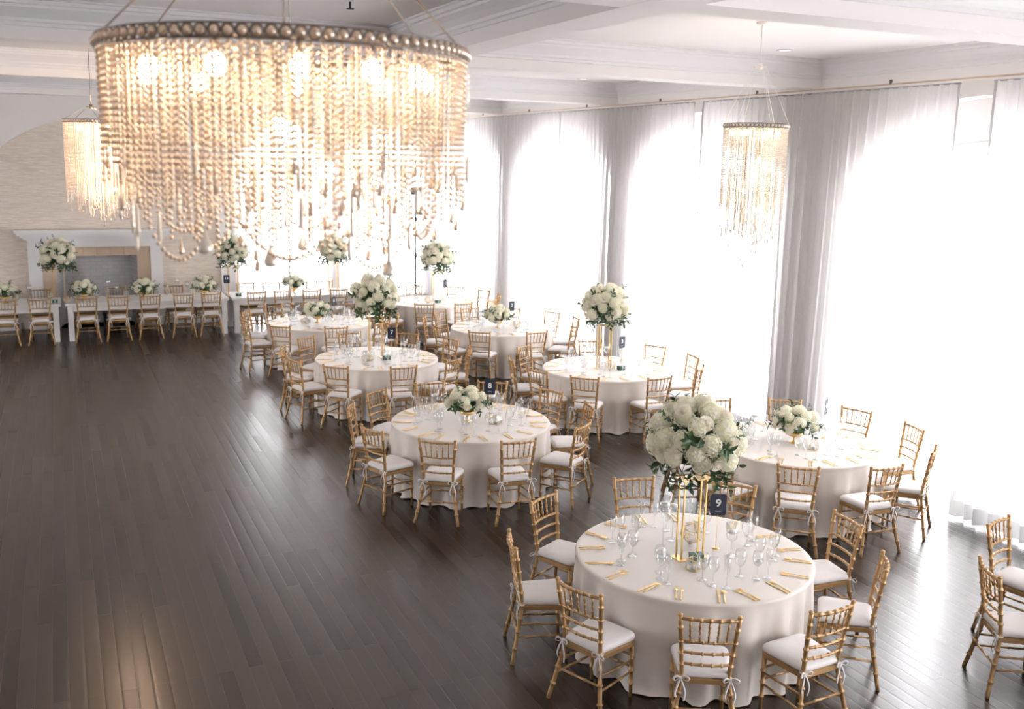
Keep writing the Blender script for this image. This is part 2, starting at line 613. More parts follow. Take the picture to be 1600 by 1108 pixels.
# baseboards
mb = MB()
for a, b in ((XL, -0.85), (2.27, 3.62)):
    y = YB if a < -3 else YB
    mb.box((a, y - 0.02, 0), (b, y, 0.17))
    mb.box((a, y - 0.035, 0), (b, y - 0.02, 0.04))
struct('baseboard_back', mb, TRIM)
mb = MB()
mb.box((3.62, YA - 0.02, 0), (XR, YA, 0.17))
struct('baseboard_alcove', mb, TRIM)

# beams
BW = 0.38
BEAM_Y = [0.35, 5.42, 10.40, 15.55, 20.60]
BX = [(-2.44, -2.06), (3.36, 3.74)]
for i, (a, b) in enumerate(BX):
    mb = MB()
    mb.box((a, YN, ZB), (b, YB if i == 0 else YA, ZC + 0.02))
    struct('trim_%d' % (10 + i), mb, CEIL)
for i, y in enumerate(BEAM_Y):
    mb = MB()
    for a, b in ((XL, BX[0][0]), (BX[0][1], BX[1][0]), (BX[1][1], XR)):
        mb.box((a, y, ZB + 0.001), (b, y + BW, ZC + 0.02))
    struct('trim_%d' % (20 + i), mb, CEIL)

# crown mouldings inside every coffer
PROF = [(0.0, 4.885), (0.018, 4.89), (0.018, 4.92), (0.032, 4.93), (0.036, 4.955), (0.075, 5.0), (0.118, 5.04), (0.122, 5.062), (0.15, 5.068), (0.15, 5.10), (0.175, 5.105), (0.175, 5.125)]


def crown(name, x0, x1, y0, y1):
    mb = MB()
    vs = []
    for d, z in PROF:
        vs += [(x0 + d, y0 + d, z), (x1 - d, y0 + d, z), (x1 - d, y1 - d, z), (x0 + d, y1 - d, z)]
    fs = []
    for i in range(len(PROF) - 1):
        for k in range(4):
            l = (k + 1) % 4
            fs.append((i * 4 + k, i * 4 + l, i * 4 + 4 + l, i * 4 + 4 + k))
    mb.add(vs, fs)
    return struct(name, mb, TRIM)


ys = [YN] + [v for y in BEAM_Y for v in (y, y + BW)] + [YB]
k = 30
for j in range(0, len(ys), 2):
    for c, (a, b) in enumerate(((XL, BX[0][0]), (BX[0][1], BX[1][0]), (BX[1][1], XR))):
        y1 = YA if (c == 2 and j == len(ys) - 2) else ys[j + 1]
        crown('trim_%d' % k, a, b, ys[j], y1)
        k += 1

# ------------------------------------------------------------------ fireplace
fp = thing('fireplace', 'white painted fireplace with deep mantel shelf and beige stone surround', 'fireplace', (0.70, YB, 0))
fx = lambda x: x - 0.70
mb = MB()
for z0, z1, ov in ((2.06, 2.12, 0.22), (2.01, 2.06, 0.18), (1.96, 2.01, 0.12), (1.91, 1.96, 0.06)):
    mb.box((fx(-0.64) - ov, -0.10 - ov, z0), (fx(2.04) + ov, 0.09, z1))
mb.build('mantel_shelf', TRIM, fp, False)
mb = MB()
mb.box((fx(-0.63), -0.10, 1.745), (fx(2.04), 0.09, 1.91))
mb.build('frieze', TRIM, fp, False)
for a, b in ((-0.63, -0.37), (1.79, 2.04)):
    mb = MB()
    mb.box((fx(a), -0.10, 0.0), (fx(b), 0.09, 1.745))
    mb.box((fx(a) - 0.02, -0.125, 0.0), (fx(b) + 0.02, 0.08, 0.2))
    mb.build('pilaster', TRIM, fp, False)
mb = MB()
th = -0.02
mb.box((fx(-0.37), th, 0), (fx(FX0), 0.09, FZ))
mb.box((fx(FX1), th, 0), (fx(1.79), 0.09, FZ))
for i in range(8):
    a = -0.37 + i * 2.16 / 8
    mb.box((fx(a) + 0.002, th, FZ), (fx(a + 0.27) - 0.002, 0.09, 1.745))
mb.build('stone_surround', TILE, fp, False)
mb = MB()
a, b, d = fx(FX0), fx(FX1), 0.62
mb.add([(a, th, 0), (a, d, 0), (a + 0.12, d, 0), (b - 0.12, d, 0), (b, th, 0),
        (a, th, FZ), (a + 0.12, d, FZ), (b - 0.12, d, FZ), (b, th, FZ)],
       [(0, 2, 6, 5), (2, 3, 7, 6), (3, 4, 8, 7), (5, 6, 7, 8), (0, 4, 3, 2)])
mb.build('firebox', BRICK, fp, False)

# black equipment case with two round dials in the fireplace opening
eq = thing('equipment_case', 'black equipment case with two pale round dials in front of the fireplace', 'case', (0.93, 22.95, 0))
mb = MB()
mb.box((-0.16, -0.12, 0), (0.16, 0.12, 0.34))
mb.box((-0.17, -0.13, 0.30), (0.17, 0.13, 0.36))
mb.build('body', BLACKM, eq, False)
for s in (-1, 1):
    mb = MB()
    mb.lathe([(0.0, 0.0), (0.045, 0.0), (0.045, 0.012), (0.03, 0.018), (0, 0.018)], 14)
    d = mb.build('dial', PRINT, eq)
    d.location = (0.07 * s, -0.12, 0.2)
    d.rotation_euler = (PI / 2, 0, 0)
# ------------------------------------------------------------------ curtains
rnd = random.Random(3)


def curtain(name, p0, p1, out, label, group, seed, side):
    """sheer panel hung between p0 and p1 (xy); folds swing along `out`; side = end at the pier (0 or 1)"""
    r = random.Random(seed)
    p0, p1, out = np.array(p0, float), np.array(p1, float), np.array(out, float)
    L = np.linalg.norm(p1 - p0)
    nf = max(6, int(L / 0.145))
    nu = nf * 8
    zs = [4.70, 4.65, 4.58, 4.4, 4.0, 3.4, 2.6, 1.8, 1.0, 0.5, 0.22, 0.215, 0.03]
    ph = [r.uniform(0, 6.3) for _ in range(6)]
    am = [r.uniform(0.6, 1.3) for _ in range(nf + 2)]
    vs = []
    for z in zs:
        t = (4.72 - z) / 4.72
        for i in range(nu + 1):
            u = i / nu
            e = u if side == 0 else 1 - u          # 0 at the pier
            us = u + 0.012 * math.sin(7 * u * PI + ph[0]) * t
            if side == 0:
                us = us + 0.05 * t * math.sin(PI * u) * -1
            else:
                us = us + 0.05 * t * math.sin(PI * u)
            a = am[min(int(u * nf), nf)] * (0.034 + 0.014 * t) * (1 + 0.5 * math.exp(-e * 9))
            if z > 4.6:
                a *= 0.75
            w = a * (math.sin(2 * PI * nf * u) + 0.35 * math.sin(2 * PI * nf * 0.53 * u + ph[1]) * t + 0.25 * math.sin(2 * PI * nf * 1.9 * u + ph[2] + 2 * t))
            p = p0 + (p1 - p0) * us + out * w
            vs.append((p[0], p[1], z))
    n1 = nu + 1
    body, hem = [], []
    for j in range(len(zs) - 1):
        for i in range(nu):
            f = (j * n1 + i, j * n1 + i + 1, (j + 1) * n1 + i + 1, (j + 1) * n1 + i)
            (hem if zs[j] <= 0.215 or (side == 1 and i < 3) or (side == 0 and i >= nu - 3) else body).append(f)
    c = thing(name, label, 'curtain', (*((p0 + p1) / 2), 0), 0, group)
    o = np.array([*((p0 + p1) / 2), 0])
    V = [tuple(np.array(v) - o) for v in vs]
    m = MB()
    m.add(V, body)
    m.build('sheer_panel', SHEER, c)
    m = MB()
    m.add(V, hem)
    m.build('hem', HEM, c)
    m = MB()
    m.tube([(p0[0] - o[0], p0[1] - o[1], 4.700), (p1[0] - o[0], p1[1] - o[1], 4.700)], 0.010, 6)
    m.build('heading_tape', HEM, c)
    return c


CXP = 8.86
WN = {7.75: 'window nearest the camera', 12.75: 'second window from the camera', 17.45: 'third window from the camera', 22.2: 'window by the alcove corner'}
PAN = [(2.95, 5.32, 1, 'sheer white curtain on the near pier, at the edge of view', 0)]
for a, b, s, w in ((5.36, 7.50, 0, 7.75), (7.92, 10.36, 1, 7.75), (10.42, 12.57, 0, 12.75), (12.80, 15.14, 1, 12.75), (15.20, 17.17, 0, 17.45), (17.22, 19.78, 1, 17.45), (19.84, 22.18, 0, 22.2), (22.23, 24.75, 1, 22.2)):
    PAN.append((a, b, s, 'sheer white curtain panel on the %s half of the %s' % ('near' if s == 0 else 'far', WN[w]), 0))
for i, (a, b, s, lab, _) in enumerate(PAN):
    curtain('curtain', (CXP, a * 1.0126), (CXP, b * 1.0126), (1, 0), lab, 'sheer curtains along the window wall', 10 + i, s)
for i, (a, b, s, lab) in enumerate(((3.95, 5.10, 0, 'sheer curtain panel at the chimney end of the alcove'), (5.18, 6.40, 1, 'sheer alcove curtain panel just left of the alcove pier'), (6.46, 7.70, 0, 'sheer alcove curtain panel just right of the alcove pier'), (7.78, 8.72, 1, 'sheer alcove curtain panel in the room corner'))):
    curtain('curtain', (a, YA - 0.12), (b, YA - 0.12), (0, 1), lab, 'sheer curtains of the alcove', 40 + i, s)


def rod(name, a, b, label, nrings):
    t = thing(name, label, 'curtain rod', a)
    d = np.array(b, float) - np.array(a, float)
    mb = MB()
    mb.tube([(0, 0, 0), tuple(d)], 0.011, 8)
    mb.build('rail', TILE, t)
    for i in range(nrings):
        p = d * (i + 0.5) / nrings
        mb = MB()
        mb.box((p[0] - 0.012, p[1] - 0.012, p[2]), (p[0] + 0.012, p[1] + 0.012, p[2] + 0.05))
        mb.build('bracket', RINGM, t, False)


rod('curtain_rod', (CXP, 2.9, 4.745), (CXP, 24.95, 4.745), 'long thin curtain rod running along the window wall below the beams', 9)
rod('curtain_rod', (3.9, YA - 0.12, 4.735), (8.75, YA - 0.12, 4.735), 'thin curtain rod across the alcove behind the head table', 3)

# ------------------------------------------------------------------ chiavari chair
def bamboo(mb, pts, r, rings, n=8, taper=None, bump=1.42):
    """round rod along a polyline with bamboo rings at the given fractions of its length"""
    P = np.array(pts, float)
    seg = np.linalg.norm(np.diff(P, axis=0), axis=1)
    cum = np.concatenate([[0], np.cumsum(seg)])
    Lt = cum[-1]
    ts = {0.0: 1.0, 1.0: 1.0}
    for c in cum[1:-1]:
        ts.setdefault(c / Lt, 1.0)
    for g in rings:
        for dt, k in ((-0.008, 1.0), (-0.004, bump), (0.004, bump), (0.008, 1.0)):
            t = min(max(g + dt / Lt, 0), 1)
            ts[t] = k
    tt = sorted(ts)
    pos = [[np.interp(t * Lt, cum, P[:, k]) for k in range(3)] for t in tt]
    rad = [r * ts[t] * (np.interp(t, [0, 1], taper) if taper else 1) for t in tt]
    mb.tube(pos, rad, n)


def smooth_curve(ctrl, m=10):
    """Catmull-Rom through control points"""
    C = [np.array(c, float) for c in ctrl]
    C = [2 * C[0] - C[1]] + C + [2 * C[-1] - C[-2]]
    out = []
    for i in range(1, len(C) - 2):
        for k in range(m):
            t = k / m
            a, b, c, d = C[i - 1:i + 3]
            out.append(0.5 * ((2 * b) + (c - a) * t + (2 * a - 5 * b + 4 * c - d) * t * t + (3 * b - a - 3 * c + d) * t ** 3))
    out.append(C[-2])
    return out


def seat_outline(fw, bw, x0, x1, rc, n=6):
    """rounded trapezoid (front wide) counter-clockwise"""
    cs = [(x1, -fw), (x1, fw), (x0, bw), (x0, -bw)]
    pts = []
    for i in range(4):
        p = np.array(cs[i], float)
        a, b = np.array(cs[i - 1], float), np.array(cs[(i + 1) % 4], float)
        u, w = unit(a - p), unit(b - p)
        r = rc if i < 2 else rc * 0.5
        s, e = p + u * r, p + w * r
        for k in range(n + 1):
            t = k / n
            pts.append((1 - t) ** 2 * s + 2 * t * (1 - t) * p + t * t * e)
    return [tuple(q) for q in pts]


POST_C = [(-0.262, 0.235, 0.0), (-0.222, 0.193, 0.22), (-0.188, 0.158, 0.44), (-0.205, 0.166, 0.62), (-0.250, 0.192, 0.915)]


def post_at(z):
    zs = [p[2] for p in POST_C]
    C = np.array(smooth_curve(POST_C, 8))
    return np.interp(z, C[:, 2], C[:, 0]), np.interp(z, C[:, 2], C[:, 1])


def make_chair(label, group):
    t = thing('chiavari_chair', label, 'chair', group=group)
    for s in (-1, 1):                        # rear leg and back post in one sweep
        mb = MB()
        C = smooth_curve([(x, y * s, z) for x, y, z in POST_C], 5)
        bamboo(mb, C, 0.0158, [0.13, 0.27, 0.38, 0.50, 0.60, 0.69, 0.79, 0.90])
        x, y = post_at(0.915)
        mb.ball((x, y * s, 0.918), 0.0185, 8, 6, (1, 1, 0.7))
        mb.build('back_post', GOLD, t)
    for s in (-1, 1):
        mb = MB()
        bamboo(mb, [(0.165, 0.178 * s, 0.0), (0.160, 0.176 * s, 0.42)], 0.017, [0.25, 0.5, 0.72], taper=(0.72, 1.05))
        mb.build('leg', GOLD, t)

    def cross(name, z, r, rings, bow=0.028):
        x, y = post_at(z)
        mb = MB()
        pts = [(x - bow * (1 - (k / 6 - 1) ** 2), y * (k / 6 - 1), z) for k in range(13)]
        bamboo(mb, pts, r, rings, n=7)
        return mb.build(name, GOLD, t)
    cross('top_rail', 0.893, 0.0125, [0.17, 0.34, 0.5, 0.66, 0.83])
    for z in (0.725, 0.640, 0.553):
        cross('crossbar', z, 0.0098, [0.2, 0.4, 0.6, 0.8], 0.024)
    for i in range(5):
        f = (i - 2) / 3.0
        mb = MB()
        (xa, ya), (xb, yb) = post_at(0.89), post_at(0.725)
        bw = lambda b: b * (1 - f * f)
        bamboo(mb, [(xb - bw(0.024), yb * f, 0.722), (xa - bw(0.028), ya * f, 0.893)], 0.0066, [0.27, 0.5, 0.73], n=6, bump=1.45)
        mb.build('spindle', GOLD, t)
    xb, yb = post_at(0.2)
    for s in (-1, 1):
        for za, zb in ((0.20, 0.20), (0.285, 0.30)):
            xx, yy = post_at(zb)
            mb = MB()
            bamboo(mb, [(0.162, 0.177 * s, za), (xx, yy * s, zb)], 0.0088, [0.33, 0.66], n=6)
            mb.build('stretcher', GOLD, t)
    for p, q in (((0.163, -0.176, 0.235), (0.163, 0.176, 0.235)), ((0.161, -0.176, 0.325), (0.161, 0.176, 0.325)), ((post_at(0.235)[0], -post_at(0.235)[1], 0.235), (post_at(0.235)[0], post_at(0.235)[1], 0.235))):
        mb = MB()
        bamboo(mb, [p, q], 0.0088, [0.33, 0.66], n=6)
        mb.build('stretcher', GOLD, t)
    o1 = seat_outline(0.205, 0.168, -0.20, 0.195, 0.07)
    o2 = seat_outline(0.192, 0.156, -0.188, 0.182, 0.065)
    n = len(o1)
    mb = MB()
    V = [(x, y, 0.402) for x, y in o2] + [(x, y, 0.41) for x, y in o1] + [(x, y, 0.44) for x, y in o1] + [(x, y, 0.447) for x, y in o2]
    F = [tuple(range(n - 1, -1, -1)), tuple(3 * n + k for k in range(n))]
    for j in range(3):
        F += [(j * n + k, j * n + (k + 1) % n, (j + 1) * n + (k + 1) % n, (j + 1) * n + k) for k in range(n)]
    mb.add(V, F)
    mb.build('seat', GOLD, t, False)
    mb = MB()                                # cushion: soft domed pad
    V, F = [], []
    for sc, z in ((0.90, 0.446), (0.985, 0.455), (1.0, 0.470), (0.985, 0.486), (0.93, 0.498), (0.78, 0.507), (0.5, 0.512), (0.2, 0.514)):
        V += [(x * sc - (1 - sc) * 0.005, y * sc, z) for x, y in o1]
    for j in range(7):
        F += [(j * n + k, j * n + (k + 1) % n, (j + 1) * n + (k + 1) % n, (j + 1) * n + k) for k in range(n)]
    F += [tuple(7 * n + k for k in range(n)), tuple(range(n - 1, -1, -1))]
    mb.add(V, F)
    cu = mb.build('seat_cushion', CUSH, t)
    for s in (-1, 1):                        # bow tied round the post
        px, py = post_at(0.45)
        c = np.array((px, py * s, 0.452))
        mb = MB()
        ring = [c + np.array((0.021 * math.cos(a), 0.021 * math.sin(a), 0.0)) for a in np.linspace(0, 2 * PI, 13)[:-1]]
        mb.tube(ring, 0.006, 5, closed=True)
        k0 = c + np.array((-0.022, 0.006 * s, 0))
        mb.ball(k0, 0.011, 6, 5)
        for q, ln in ((-1, 1.0), (1, 0.85)):
            lo = [k0, k0 + np.array((-0.012, q * 0.028, 0.018)), k0 + np.array((-0.018, q * 0.055 * ln, 0.006)), k0 + np.array((-0.014, q * 0.040, -0.014)), k0]
            mb.tube(smooth_curve(lo, 4), 0.0065, 4, flat=0.35)
            tl = [k0, k0 + np.array((-0.012, q * 0.016, -0.04)), k0 + np.array((-0.016, q * (0.022 + 0.012 * ln), -0.10)), k0 + np.array((-0.010, q * 0.026, -0.16 * ln))]
            mb.tube(smooth_curve(tl, 4), 0.0068, 4, flat=0.3)
        mb.build('tie', CUSH, cu)
    return t


NUM = ['nought', 'one', 'two', 'three', 'four', 'five', 'six', 'seven', 'eight', 'nine']
TABLES = {
    9: (4.43, 6.17, [78.2, 120.5, 162.5, 201.9, 239.2, 274.9, 316.5, 354.2, 40.4]),
    8: (4.29, 10.52, [56.3, 90.4, 123.6, 156, 199.6, 233.5, 268.7, 309.3, 345.1, 21.5]),
    7: (4.32, 14.43, [52.8, 91.6, 124.6, 161.2, 198, 230.5, 268, 305, 341, 17]),
    6: (4.28, 17.90, [50, 83, 114.8, 149, 188, 228, 267.7, 304, 340, 16]),
    5: (7.36, 4.12, [103, 150]),
    4: (7.33, 8.44, [19.8, 55, 90.5, 126, 161, 197, 231.5, 268, 306.8, 344.6]),
    3: (7.30, 12.65, [26.4, 69.8, 121.8, 163, 198.9, 229.2, 272, 313.1, 349]),
    2: (7.28, 16.43, [22.8, 60, 95, 118, 156, 198.3, 231, 271, 312, 350]),
    1: (7.20, 19.90, [16.8, 50, 88, 125, 162, 204, 242.9, 275.7, 310, 343]),
}
TABLES[2][2][2:4] = [92, 122]


def seat_phrase(angs, i):
    """which place at the table, in words one can check against the room"""
    def side(a):
        a = (a + 180) % 360 - 180
        if abs(a) <= 45:
            return 'window side'
        if abs(a) >= 135:
            return 'dance floor side'
        return 'far side' if a > 0 else 'near side'
    s = side(angs[i])
    mates = [j for j in range(len(angs)) if side(angs[j]) == s]
    key = (lambda j: math.sin(math.radians(angs[j]))) if s in ('window side', 'dance floor side') else (lambda j: math.cos(math.radians(angs[j])))
    mates.sort(key=key)
    k, m = mates.index(i), len(mates)
    if s in ('window side', 'dance floor side'):
        w = {1: [''], 2: [' nearer camera', ' farther from camera'], 3: [' nearest camera', ' middle place', ' farthest from camera']}
    else:
        w = {1: [''], 2: [' toward dance floor', ' toward windows'], 3: [' toward dance floor', ' middle place', ' toward windows']}
    return s + w[m][k]


chair_proto = make_chair('gold chair', 'gold chairs')
used = [False]


def put_chair(x, y, rz, label, group):
    if not used[0]:
        used[0] = True
        chair_proto.location, chair_proto.rotation_euler = (x, y, 0), (0, 0, rz)
        chair_proto['label'], chair_proto['group'] = label, group
    else:
        copy_tree(chair_proto, (x, y, 0), rz, label, group)


KIDS[chair_proto.name] = [(c, list(c.children)) for c in chair_proto.children]
RC = 1.170
for n, (cx, cy, angs) in TABLES.items():
    for i, a in enumerate(angs):
        r = random.Random(n * 100 + i)
        th = math.radians(a)
        rr = RC + r.uniform(-0.008, 0.025)
        if n == 5:
            lab = 'gold chair at the table cut off by the picture edge, ' + ('closer to the window' if i == 0 else 'closer to the camera')
        else:
            lab = 'gold chair with white cushion, card %s table, %s' % (NUM[n], seat_phrase(angs, i))
        put_chair(cx + rr * math.cos(th), cy + rr * math.sin(th), th + PI + r.uniform(-0.05, 0.05), lab, 'gold chairs around the card %s table' % NUM[n])
ORD = ['first', 'second', 'third', 'fourth', 'fifth', 'sixth', 'seventh', 'eighth', 'ninth', 'tenth', 'eleventh', 'twelfth']
HEAD_F = [-1.03, -0.43, 0.42, 0.99, 1.60, 2.26, 2.81, 3.72, 4.30, 4.91, 5.49, 6.06]
HEAD_B = [-1.06, -0.42, 0.40, 1.03, 1.62, 2.22, 2.80, 3.75, 4.33, 4.94, 5.56]
for i, x in enumerate(HEAD_F):
    put_chair(x, 21.49, PI / 2 + rnd.uniform(-0.04, 0.06), 'gold chair on the near side of the head table, %s counted from the fireplace end' % ORD[i], 'gold chairs along the near side of the head table')
for i, x in enumerate(HEAD_B):
    put_chair(x, 22.50, -PI / 2 + rnd.uniform(-0.05, 0.05), 'gold chair behind the head table facing the camera, %s counted from the fireplace end' % ORD[i], 'gold chairs behind the head table')

# ------------------------------------------------------------------ tables and cloths
RT, HT = 0.915, 0.762


def cloth_mb(seed, angs):
    r = random.Random(seed)
    nf = r.choice([15, 16, 17, 18])
    n = 288
    ph = [r.uniform(0, 6.28) for _ in range(8)]
    prof = [(0.0, 0), (0.3, 0), (0.6, 0), (0.8, 0), (0.88, 0), (0.912, 0.0), (0.924, -0.003), (0.931, -0.012)]
    hs = [-0.03, -0.07, -0.13, -0.2, -0.3, -0.4, -0.5, -0.6, -0.68, -0.73, -0.757]
    vs, fs = [(0, 0, HT)], []
    rows = []
    for R, dz in prof[1:]:
        rows.append([(R * math.cos(2 * PI * k / n), R * math.sin(2 * PI * k / n), HT + dz) for k in range(n)])
    warp = [2 * PI * k / n + 0.10 * math.sin(3 * 2 * PI * k / n + ph[0]) + 0.05 * math.sin(7 * 2 * PI * k / n + ph[1]) for k in range(n)]
    for h in hs:
        t = -h / HT
        row = []
        for k in range(n):
            a = 2 * PI * k / n
            f = 0.5 + 0.5 * math.cos(nf * warp[k] + ph[2] + 0.5 * t * math.sin(4 * a + ph[5]))
            f = f ** 1.4
            big = 0.5 + 0.5 * math.sin(5 * a + ph[3])
            amp = (0.014 + 0.042 * min(1, t * 1.3)) * (0.5 + 0.5 * big)
            R = 0.926 + amp * f * min(1, t * 4 + 0.1) - 0.05 * min(1, t * 1.5) * (1 - f) ** 2
            R += 0.006 * t * math.sin(41 * a + ph[4])
            z = HT + h
            if t > 0.97:
                R = min(R + 0.006 + 0.02 * (0.5 + 0.5 * math.sin(9 * a + ph[6])) * f, 0.978)
                z = 0.006 + 0.010 * (0.5 + 0.5 * math.sin(23 * a + ph[7]))
            row.append((R * math.cos(a), R * math.sin(a), z))
        rows.append(row)
    for row in rows:
        vs += row
    fs += [(0, 1 + k, 1 + (k + 1) % n) for k in range(n)]
    for j in range(len(rows) - 1):
        for k in range(n):
            l = (k + 1) % n
            fs.append((1 + j * n + k, 1 + (j + 1) * n + k, 1 + (j + 1) * n + l, 1 + j * n + l))
    mb = MB()
    mb.add(vs, fs)
    return mb


tproto = thing('round_table', 'round banquet table under floor-length cloth', 'table')
mb = MB()
mb.lathe([(0, HT - 0.03), (0.90, HT - 0.03), (0.905, HT - 0.022), (0.905, HT - 0.01), (0.9, HT - 0.004), (0, HT - 0.004)], 40)
mb.build('tabletop', TABLEW, tproto)
for k in range(4):
    a = PI / 4 + k * PI / 2
    mb = MB()
    mb.tube([(0.52 * math.cos(a), 0.52 * math.sin(a), 0), (0.47 * math.cos(a), 0.47 * math.sin(a), HT - 0.028)], 0.016, 8)
    mb.build('leg', RINGM, tproto)
KIDS[tproto.name] = [(c, []) for c in tproto.children]
first = True
for n, (cx, cy, angs) in TABLES.items():
    lab = 'round banquet table with card %s, under an ivory cloth' % NUM[n] if n != 5 else 'round banquet table by the window, cut off by the picture edge'
    if first:
        tproto.location = (cx, cy, 0)
        tproto['label'], tproto['group'] = lab, 'round banquet tables'
        first = False
    else:
        copy_tree(tproto, (cx, cy, 0), 0, lab, 'round banquet tables')
    lab = 'floor-length ivory satin cloth on the table with card %s' % NUM[n] if n != 5 else 'floor-length ivory cloth on the table cut off by the picture edge'
    tag(cloth_mb(n, angs).build('tablecloth', CLOTH, None, True, (cx, cy, 0)), lab, 'tablecloth', 'ivory satin tablecloths')

HX = [(-3.28, -0.05), (0.02, 3.20), (3.26, 6.44)]
for i, (a, b) in enumerate(HX):
    c, hw = (a + b) / 2, (b - a) / 2
    t = thing('head_table', ['long white head table at the fireplace end of the row', 'long white head table in front of the fireplace, middle of the row', 'long white head table in front of the alcove curtains'][i], 'table', (c, 22.0, 0), 0, 'long white head tables')
    mb = MB()
    mb.box((-hw, -0.53, 0.715), (hw, 0.53, 0.762))
    mb.build('tabletop', TABLEW, t, False)
    for y in (-0.47, 0.44):
        mb = MB()
        mb.box((-hw + 0.15, y, 0.60), (hw - 0.15, y + 0.03, 0.715))
        mb.build('apron', TABLEW, t, False)
    for sx in (-1, 1):
        for sy in (-1, 1):
            mb = MB()
            x, y = sx * (hw - 0.10), sy * 0.44
            mb.box((x - 0.052, y - 0.052, 0), (x + 0.052, y + 0.052, 0.715))
            mb.build('leg', TABLEW, t, False)

# ------------------------------------------------------------------ glasses and cutlery
def glass_mesh(name, prof):
    mb = MB()
    mb.lathe(prof, 16)
    return mb.mesh(name, STEM)


G_WINE = glass_mesh('wine_glass', [(0.0, 0.001), (0.034, 0.002), (0.035, 0.004), (0.012, 0.008), (0.0045, 0.014), (0.004, 0.06), (0.0045, 0.095), (0.012, 0.103), (0.030, 0.122), (0.040, 0.150), (0.0405, 0.172), (0.034, 0.215), (0.0325, 0.216)])
G_GOBLET = glass_mesh('water_goblet', [(0.0, 0.001), (0.037, 0.002), (0.038, 0.004), (0.013, 0.008), (0.0048, 0.014), (0.0045, 0.075), (0.014, 0.083), (0.034, 0.105), (0.046, 0.140), (0.0455, 0.165), (0.038, 0.205), (0.0365, 0.206)])
G_FLUTE = glass_mesh('champagne_flute', [(0.0, 0.001), (0.031, 0.002), (0.032, 0.004), (0.01, 0.008), (0.004, 0.014), (0.004, 0.085), (0.009, 0.095), (0.019, 0.125), (0.0245, 0.165), (0.0235, 0.225), (0.0222, 0.226)])


def bar_path(mb, pts):
    """flat bar: list of (y, z, half width, half thickness) along y"""
    V, F = [], []
    for y, z, w, h in pts:
        V += [(-w, y, z - h), (w, y, z - h), (w, y, z + h), (-w, y, z + h)]
    for i in range(len(pts) - 1):
        for k in range(4):
            l = (k + 1) % 4
            F.append((i * 4 + k, i * 4 + l, i * 4 + 4 + l, i * 4 + 4 + k))
    F += [(3, 2, 1, 0), tuple(len(V) - 4 + k for k in range(4))]
    mb.add(V, F)


def fork_mesh():
    mb = MB()
    bar_path(mb, [(-0.10, 0.004, 0.006, 0.002), (-0.06, 0.005, 0.006, 0.002), (0.0, 0.007, 0.0038, 0.002), (0.035, 0.007, 0.003, 0.002), (0.05, 0.006, 0.009, 0.0015), (0.062, 0.005, 0.0125, 0.0015), (0.068, 0.005, 0.0125, 0.0015)])
    for k in range(4):
        x = (k - 1.5) * 0.0072
        mb.obox((x, 0.085, 0.007), (0.0018, 0, 0), (0, 0.018, 0.002), (0, 0, 0.0013))
    return mb.mesh('dinner_fork', CUTL, False)


def knife_mesh():
    mb = MB()
    bar_path(mb, [(-0.115, 0.004, 0.0065, 0.003), (-0.02, 0.005, 0.006, 0.003), (-0.015, 0.005, 0.005, 0.003), (0.0, 0.004, 0.0085, 0.0012), (0.07, 0.004, 0.0095, 0.001), (0.10, 0.004, 0.007, 0.001), (0.115, 0.004, 0.001, 0.001)])
    return mb.mesh('table_knife', CUTL, False)


def spoon_mesh():
    mb = MB()
    bar_path(mb, [(-0.10, 0.004, 0.006, 0.002), (-0.05, 0.005, 0.0055, 0.002), (0.01, 0.008, 0.0035, 0.002), (0.045, 0.008, 0.003, 0.002)])
    mb.ball((0, 0.072, 0.008), 0.03, 10, 6, (0.68, 1.0, 0.16))
    return mb.mesh('dessert_spoon', CUTL)


M_FORK, M_KNIFE, M_SPOON = fork_mesh(), knife_mesh(), spoon_mesh()
TZ = HT + 0.0005


def lay(me, x, y, rz, label, cat, group, z=TZ):
    o = obj(me.name, me, None, (x, y, z))
    o.rotation_euler = (0, 0, rz)
    return tag(o, label, cat, group)


for n, (cx, cy, angs) in TABLES.items():
    if n == 5:
        continue
    for i, a in enumerate(angs):
        r = random.Random(n * 77 + i)
        th = math.radians(a)
        er, et = np.array((math.cos(th), math.sin(th))), np.array((-math.sin(th), math.cos(th)))
        c = np.array((cx, cy))
        ph = seat_phrase(angs, i)
        inward = th + PI / 2                     # +y of a utensil points to the table centre
        def P(rad, tan):
            p = c + er * (rad + r.uniform(-0.008, 0.008)) + et * (tan + r.uniform(-0.005, 0.005))
            return p
        jit = r.uniform(-0.12, 0.12)
        # seen from the seat (facing the centre) the right hand is at +et rotated: facing -er, right = +et
        for q, (tan, nm) in enumerate(((-0.170, 'outer'), (-0.132, 'inner'))):
            p = P(0.785, tan)
            lay(M_FORK, p[0], p[1], inward + jit, '%s gold fork, card %s table, %s' % (nm, NUM[n], ph), 'fork', 'gold forks on the card %s table' % NUM[n])
        jit = r.uniform(-0.12, 0.12)
        p = P(0.785, 0.135)
        lay(M_KNIFE, p[0], p[1], inward + jit, 'gold table knife, card %s table, %s' % (NUM[n], ph), 'knife', 'gold knives on the card %s table' % NUM[n])
        p = P(0.785, 0.168)
        lay(M_SPOON, p[0], p[1], inward + jit, 'gold spoon beside the knife, card %s table, %s' % (NUM[n], ph), 'spoon', 'gold spoons on the card %s table' % NUM[n])
        for me, rad, tan, nm in ((G_WINE, 0.605, 0.105, 'clear wine glass'), (G_GOBLET, 0.505, 0.030, 'clear rounded water goblet'), (G_FLUTE, 0.625, 0.20, 'clear champagne flute')):
            p = P(rad, tan)
            lay(me, p[0], p[1], r.uniform(0, 6), '%s, card %s table, %s' % (nm, NUM[n], ph), 'glass', '%s on the card %s table' % ({'clear wine glass': 'wine glasses', 'clear rounded water goblet': 'water goblets'}.get(nm, 'champagne flutes'), NUM[n]))
